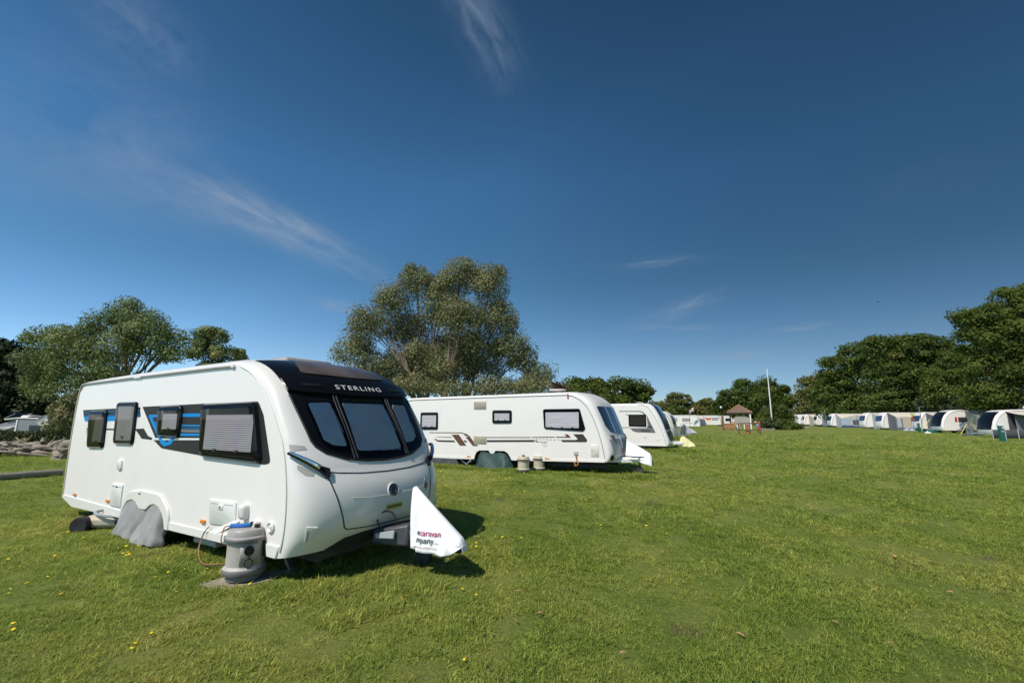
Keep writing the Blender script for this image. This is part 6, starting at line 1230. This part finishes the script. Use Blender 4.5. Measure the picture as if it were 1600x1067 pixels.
p = gnd(1129, 670.5); lp_ = thing("lamp_post", "thin post with a white lamp head behind the brown gate post", "lamp post", p)
m = MB(); m.tube([(0, 0, 0), (0, 0, 3.7)], .045, 8); m.build("pole", M["wood_dark"], lp_); m = MB(); m.lathe([(.05, 3.7), (.16, 3.78), (.17, 3.95), (.08, 4.08), (.0001, 4.1)], seg=14); m.build("lamp_head", M["pole_white"], lp_)
p = gnd(1207.5, 671); fp = thing("flagpole", "tall white flagpole rising from the rounded green bush", "flagpole", p)
m = MB(); m.tube([(0, 0, 0), (0, 0, 7.0), (0, 0, 10.4)], [.10, .085, .06], 12); m.build("pole", M["pole_white"], fp); m = MB(); m.lathe([(.03, 10.4), (.12, 10.48), (.03, 10.58)], seg=12); m.build("finial", M["pole_white"], fp)
m = MB(); m.box(.08, .12, -.14, -.10, 2, 8.9); m.build("halyard", M["wood"], fp, smooth=False)
fg = at(1078, 660, 94); fl_ = thing("flag", "small white flag with a dark pink cross over the far caravans", "flag", (fg.x, fg.y, 0))
m = MB(); m.tube([(0, 0, 0), (0, 0, 3.2), (-.1, 0, 3.5)], .03, 6); m.build("pole", M["wood_dark"], fl_)
def fcl(u, v): return Vector((-.05 + .95 * u, .12 * math.sin(5 * u), 2.75 + .65 * v + .75 * u - .05 * math.sin(6 * u)))
m = MB(); m.grid(lambda u, v: fcl(u, v), 14, 8); o = m.build("flag_cloth", M["flag_white"], fl_, angle=180, solid=.01)
m = MB(); m.grid(lambda u, v: fcl(u, .40 + .2 * v) + Vector((0, -.02, 0)), 14, 1); m.grid(lambda u, v: fcl(.42 + .15 * u, v) + Vector((0, -.023, 0)), 2, 8); m.build("cross", M["flag_red"], o, solid=.008, angle=180)
pA = gnd(1156, 679); fr_ = thing("play_frame", "low brown timber frame with a hanging bucket before the shelter", "frame", pA, rad(0))
for x in (-.05, 2.4):
    m = MB(); m.box(x - .07, x + .07, -.07, .07, 0, 1.30); m.build("post", M["wood"], fr_, bevel=.01)
for z in (1.22, .50):
    m = MB(); m.box(-.05, 2.4, -.05, .05, z, z + .13); m.build("beam", M["wood"], fr_, bevel=.01)
m = MB(); m.box(.62, 1.12, -.10, -.05, .55, 1.2); m.build("hanging_board", M["terracotta"], fr_, bevel=.01)
m = MB(); m.lathe([(.22, .02), (.27, .36), (.24, .36), (.2, .06)], (.88, -.2, 0), "z", 16); m.build("bucket", M["terracotta"], fr_); m = MB(); m.lathe([(.28, .36), (.28, .44), (.22, .44)], (.88, -.2, 0), "z", 16); m.build("bucket_rim", M["black_satin"], fr_)
pr = at(1184, 676, 60); rs_ = MB(); rs_.grid(lambda u, v: (.30 * u + .10 * math.sin(2.2 * v), .12 * math.sin(pi * u), .42 + 1.0 * v), 4, 10); o = rs_.build("red_panel", M["red_plastic"], None, solid=.08, angle=180); o.location = (pr.x, pr.y, .02); tag(o, "bright red curved plastic panel hung at the timber frame's right end", "panel")
o = MB().box(-.06, .06, -.05, .05, 0, .5).build("panel_stake", M["wood"], None); o.parent = bpy.data.objects["red_panel"]; o.location = (.15, .15, -.02)
pr = at(1180, 664, 59.5); o = MB(); o.grid(lambda u, v: (.38 * u, .1 * math.sin(3 * u), .35 * v - .1 * u * (1 - v)), 6, 5); o = o.build("cloth", M["blue_cloth"], None, solid=.03, angle=180); o.location = (pr.x, pr.y - .1, .92); tag(o, "pale blue cloth hanging on the timber frame by the red panel", "cloth")
pr = at(1177, 661, 59); o = MB(); o.grid(lambda u, v: (.3 * u, .1 * math.sin(3 * u), .14 * v), 6, 3); o = o.build("cloth", M["pink_cloth"], None, solid=.03, angle=180); o.location = (pr.x, pr.y - .2, 1.34); tag(o, "pale pink cloth lying on the timber frame's top beam", "cloth")
p = gnd(1200, 672.3); m = MB(); m.box(-1.0, 1.0, -.2, .2, 0, .28); m.box(-1.02, -.8, -.24, .24, 0, .33); m.box(.8, 1.02, -.24, .24, 0, .33); o = m.build("stone_edging", M["stone"], None, bevel=.03); o.location = p; tag(o, "low pale stone edging block before the flagpole bush", "edging")
p = gnd(1222, 670.5); m = MB(); m.bar((0, 0, .6), (-.95, .15, 2.75), .22, .07); m.bar((0, .05, 0), (-.02, .05, .7), .07); o = m.build("leaning_board", M["pole_white"], None, smooth=False); o.location = p; tag(o, "narrow white board leaning against the flagpole bush", "board")
p = gnd(1240, 669.5); m = MB(); m.box(-.09, .09, -.09, .09, 0, 2.9); o = m.build("wooden_post", M["wood_grey"], None, bevel=.02); o.location = p; tag(o, "plain weathered wooden post left of the farthest right-row caravan", "post")
p = gnd(1258, 669); m = MB(); gnarled(m, [(-1.2, 0, .05), (-.4, 0, .16), (.4, 0, .14), (1.3, 0, .04)], [.1, .22, .2, .08], 12, .4, 2, 3); o = m.build("rubble_heap", M["stone"], None); o.location = p; tag(o, "low heap of pale rubble right of the flagpole bushes", "rubble")
def hookup(u, v, label, sc):
    t = thing("service_post", label, "post", gnd(u, v), rad(-20), "green service posts", sc)
    m = MB(); m.prism([(-.13, 0), (.13, 0), (.13, 1.18), (-.13, 1.18)], -.12, .12); m.build("post_body", M["post_green"], t, bevel=.02)
    m = MB(); m.prism([(-.15, 1.18), (.15, 1.18), (.15, 1.26), (-.15, 1.26)], -.14, .14); m.build("cap", M["pole_white"], t, bevel=.02)
    m = MB(); m.box(.0, .12, -.20, -.12, .95, 1.10); m.build("socket", M["canvas_ltgrey"], t, bevel=.01)
    m = MB(); m.box(-.04, .06, -.17, -.12, .70, .82); m.build("socket", M["canvas_ltgrey"], t, bevel=.01)
hookup(1567, 690, "green service post with white cap at the right edge", 1.05)
hookup(1437, 675, "green service post with white cap left of the teardrop caravan", 1.05)
# straps, tarps, windbreak, aerials, lamp sign
def strap(a, b, label):
    pa = at(*a); pb2 = at(*b); m = MB(); c = (pa + pb2) / 2; m.bar(pa - c, pb2 - c, .07, .02); o = m.build("guy_strap", M["strap"], None, smooth=False); o.location = c; tag(o, label, "strap", "yellow storm straps")
strap((1440, 672, 60), (1453, 655, 62), "yellow storm strap beside the small green service post"); strap((1501, 678.5, 55), (1517, 651, 59), "yellow storm strap running over the dark grey porch awning")
def heap(u, v, sx, sy, sz, mt, name, label, cat, seed):
    m = MB(); m.grid(lambda a, b_: ((a - .5) * 2 * sx, (b_ - .5) * 2 * sy, max(0, sz * (1 - (abs(2 * a - 1)) ** 2.5) * (1 - abs(2 * b_ - 1) ** 2.5) * (.75 + .6 * mnoise.noise(Vector((a * 4 + seed, b_ * 4, 0)))))), 24, 14); m.box(-sx * .7, sx * .7, -sy * .6, sy * .6, 0, .02)
    o = m.build(name, M[mt], None, angle=60); o.location = gnd(u, v); tag(o, label, cat)
heap(1521, 681, .85, .5, .95, "sheet_green", "folded_tarp", "grey-green tarp heaped beside the teardrop caravan", "tarp", 1)
heap(1458, 676, 1.2, .5, .55, "post_green", "folded_tarp", "dark green tarp heaped before the teardrop's nose", "tarp", 4)
heap(1424, 672.5, 1.0, .5, .6, "canvas_paleblue", "folded_cloth", "pale grey-blue cloth heap beside the small green post", "cloth", 7)
heap(1450, 676.5, .35, .25, .25, "plastic_white", "white_bag", "small white bag on the grass before the teardrop's nose", "bag", 9)
wbk = thing("windbreak", "low dark windbreak with pale posts before the right-edge canopy", "windbreak", gnd(1552, 686), RR)
m = MB(); m.grid(lambda u, v: (5.6 * u, .03 * math.sin(20 * u), .08 + .75 * v), 30, 2); m.build("mesh_panel", M["bag"], wbk, angle=180, solid=.01)
for k in range(7):
    m = MB(); m.box(k * .93 - .025, k * .93 + .025, -.05, 0, 0, .95); m.build("post", M["canvas_ltgrey"], wbk, smooth=False)
for (u, v, Y, h, lab) in ((1290, 668, 100, 3.9, "thin television aerial on a pole above the blue gabled awning"), (1439, 675, 66, 3.6, "thin television aerial on a pole above the small green post")):
    q_ = at(u, 655, Y + 2); t = thing("aerial_mast", lab, "aerial", (q_.x, q_.y, 0)); m = MB(); m.tube([(0, 0, 0), (0, 0, h)], .05, 6); m.build("pole", M["steel"], t); m = MB(); m.box(-.1, .8, -.06, .06, h - .1, h + .05); m.box(.2, .24, -.4, .4, h - .02, h + .02); m.build("antenna", M["steel"], t, smooth=False)
q_ = at(1425.5, 649, 66); t = thing("pennant_sign", "small yellow and red sign hanging at the beige awning's corner", "sign", (q_.x, q_.y, 0)); m = MB(); m.tube([(0, .05, 0), (0, .05, 2.7)], .03, 6); m.build("pole", M["steel"], t)
m = MB(); m.prism([(-.28, 2.6), (.28, 2.6), (.2, 2.3), (0, 2.15), (-.2, 2.3)], -.02, .02); m.build("board", M["strap"], t, smooth=False); m = MB(); m.prism([(-.2, 2.05), (.1, 2.05), (.1, 1.7), (-.2, 1.7)], -.02, .02); m.build("lower_board", M["red_plastic"], t, smooth=False)
bd = at(1372, 472, 62); bo = thing("bird", "small dark bird gliding in the blue sky above the oaks", "bird", bd)
m = MB(); m.add([(-.30, 0, .0), (-.12, .03, .06), (0, .05, .0), (.12, .03, .06), (.30, 0, .0), (.12, -.06, .04), (0, -.10, -.01), (-.12, -.06, .04), (0, .18, 0), (0, -.2, 0)], [(0, 1, 7), (1, 2, 6, 7), (2, 3, 5, 6), (3, 4, 5)]); m.build("wings", M["bird"], bo, solid=.015); m = MB(); m.lathe([(.0001, -.2), (.045, -.08), (.05, .05), (.02, .16), (.0001, .19)], (0, 0, 0), "y", 10); m.build("body", M["bird"], bo)
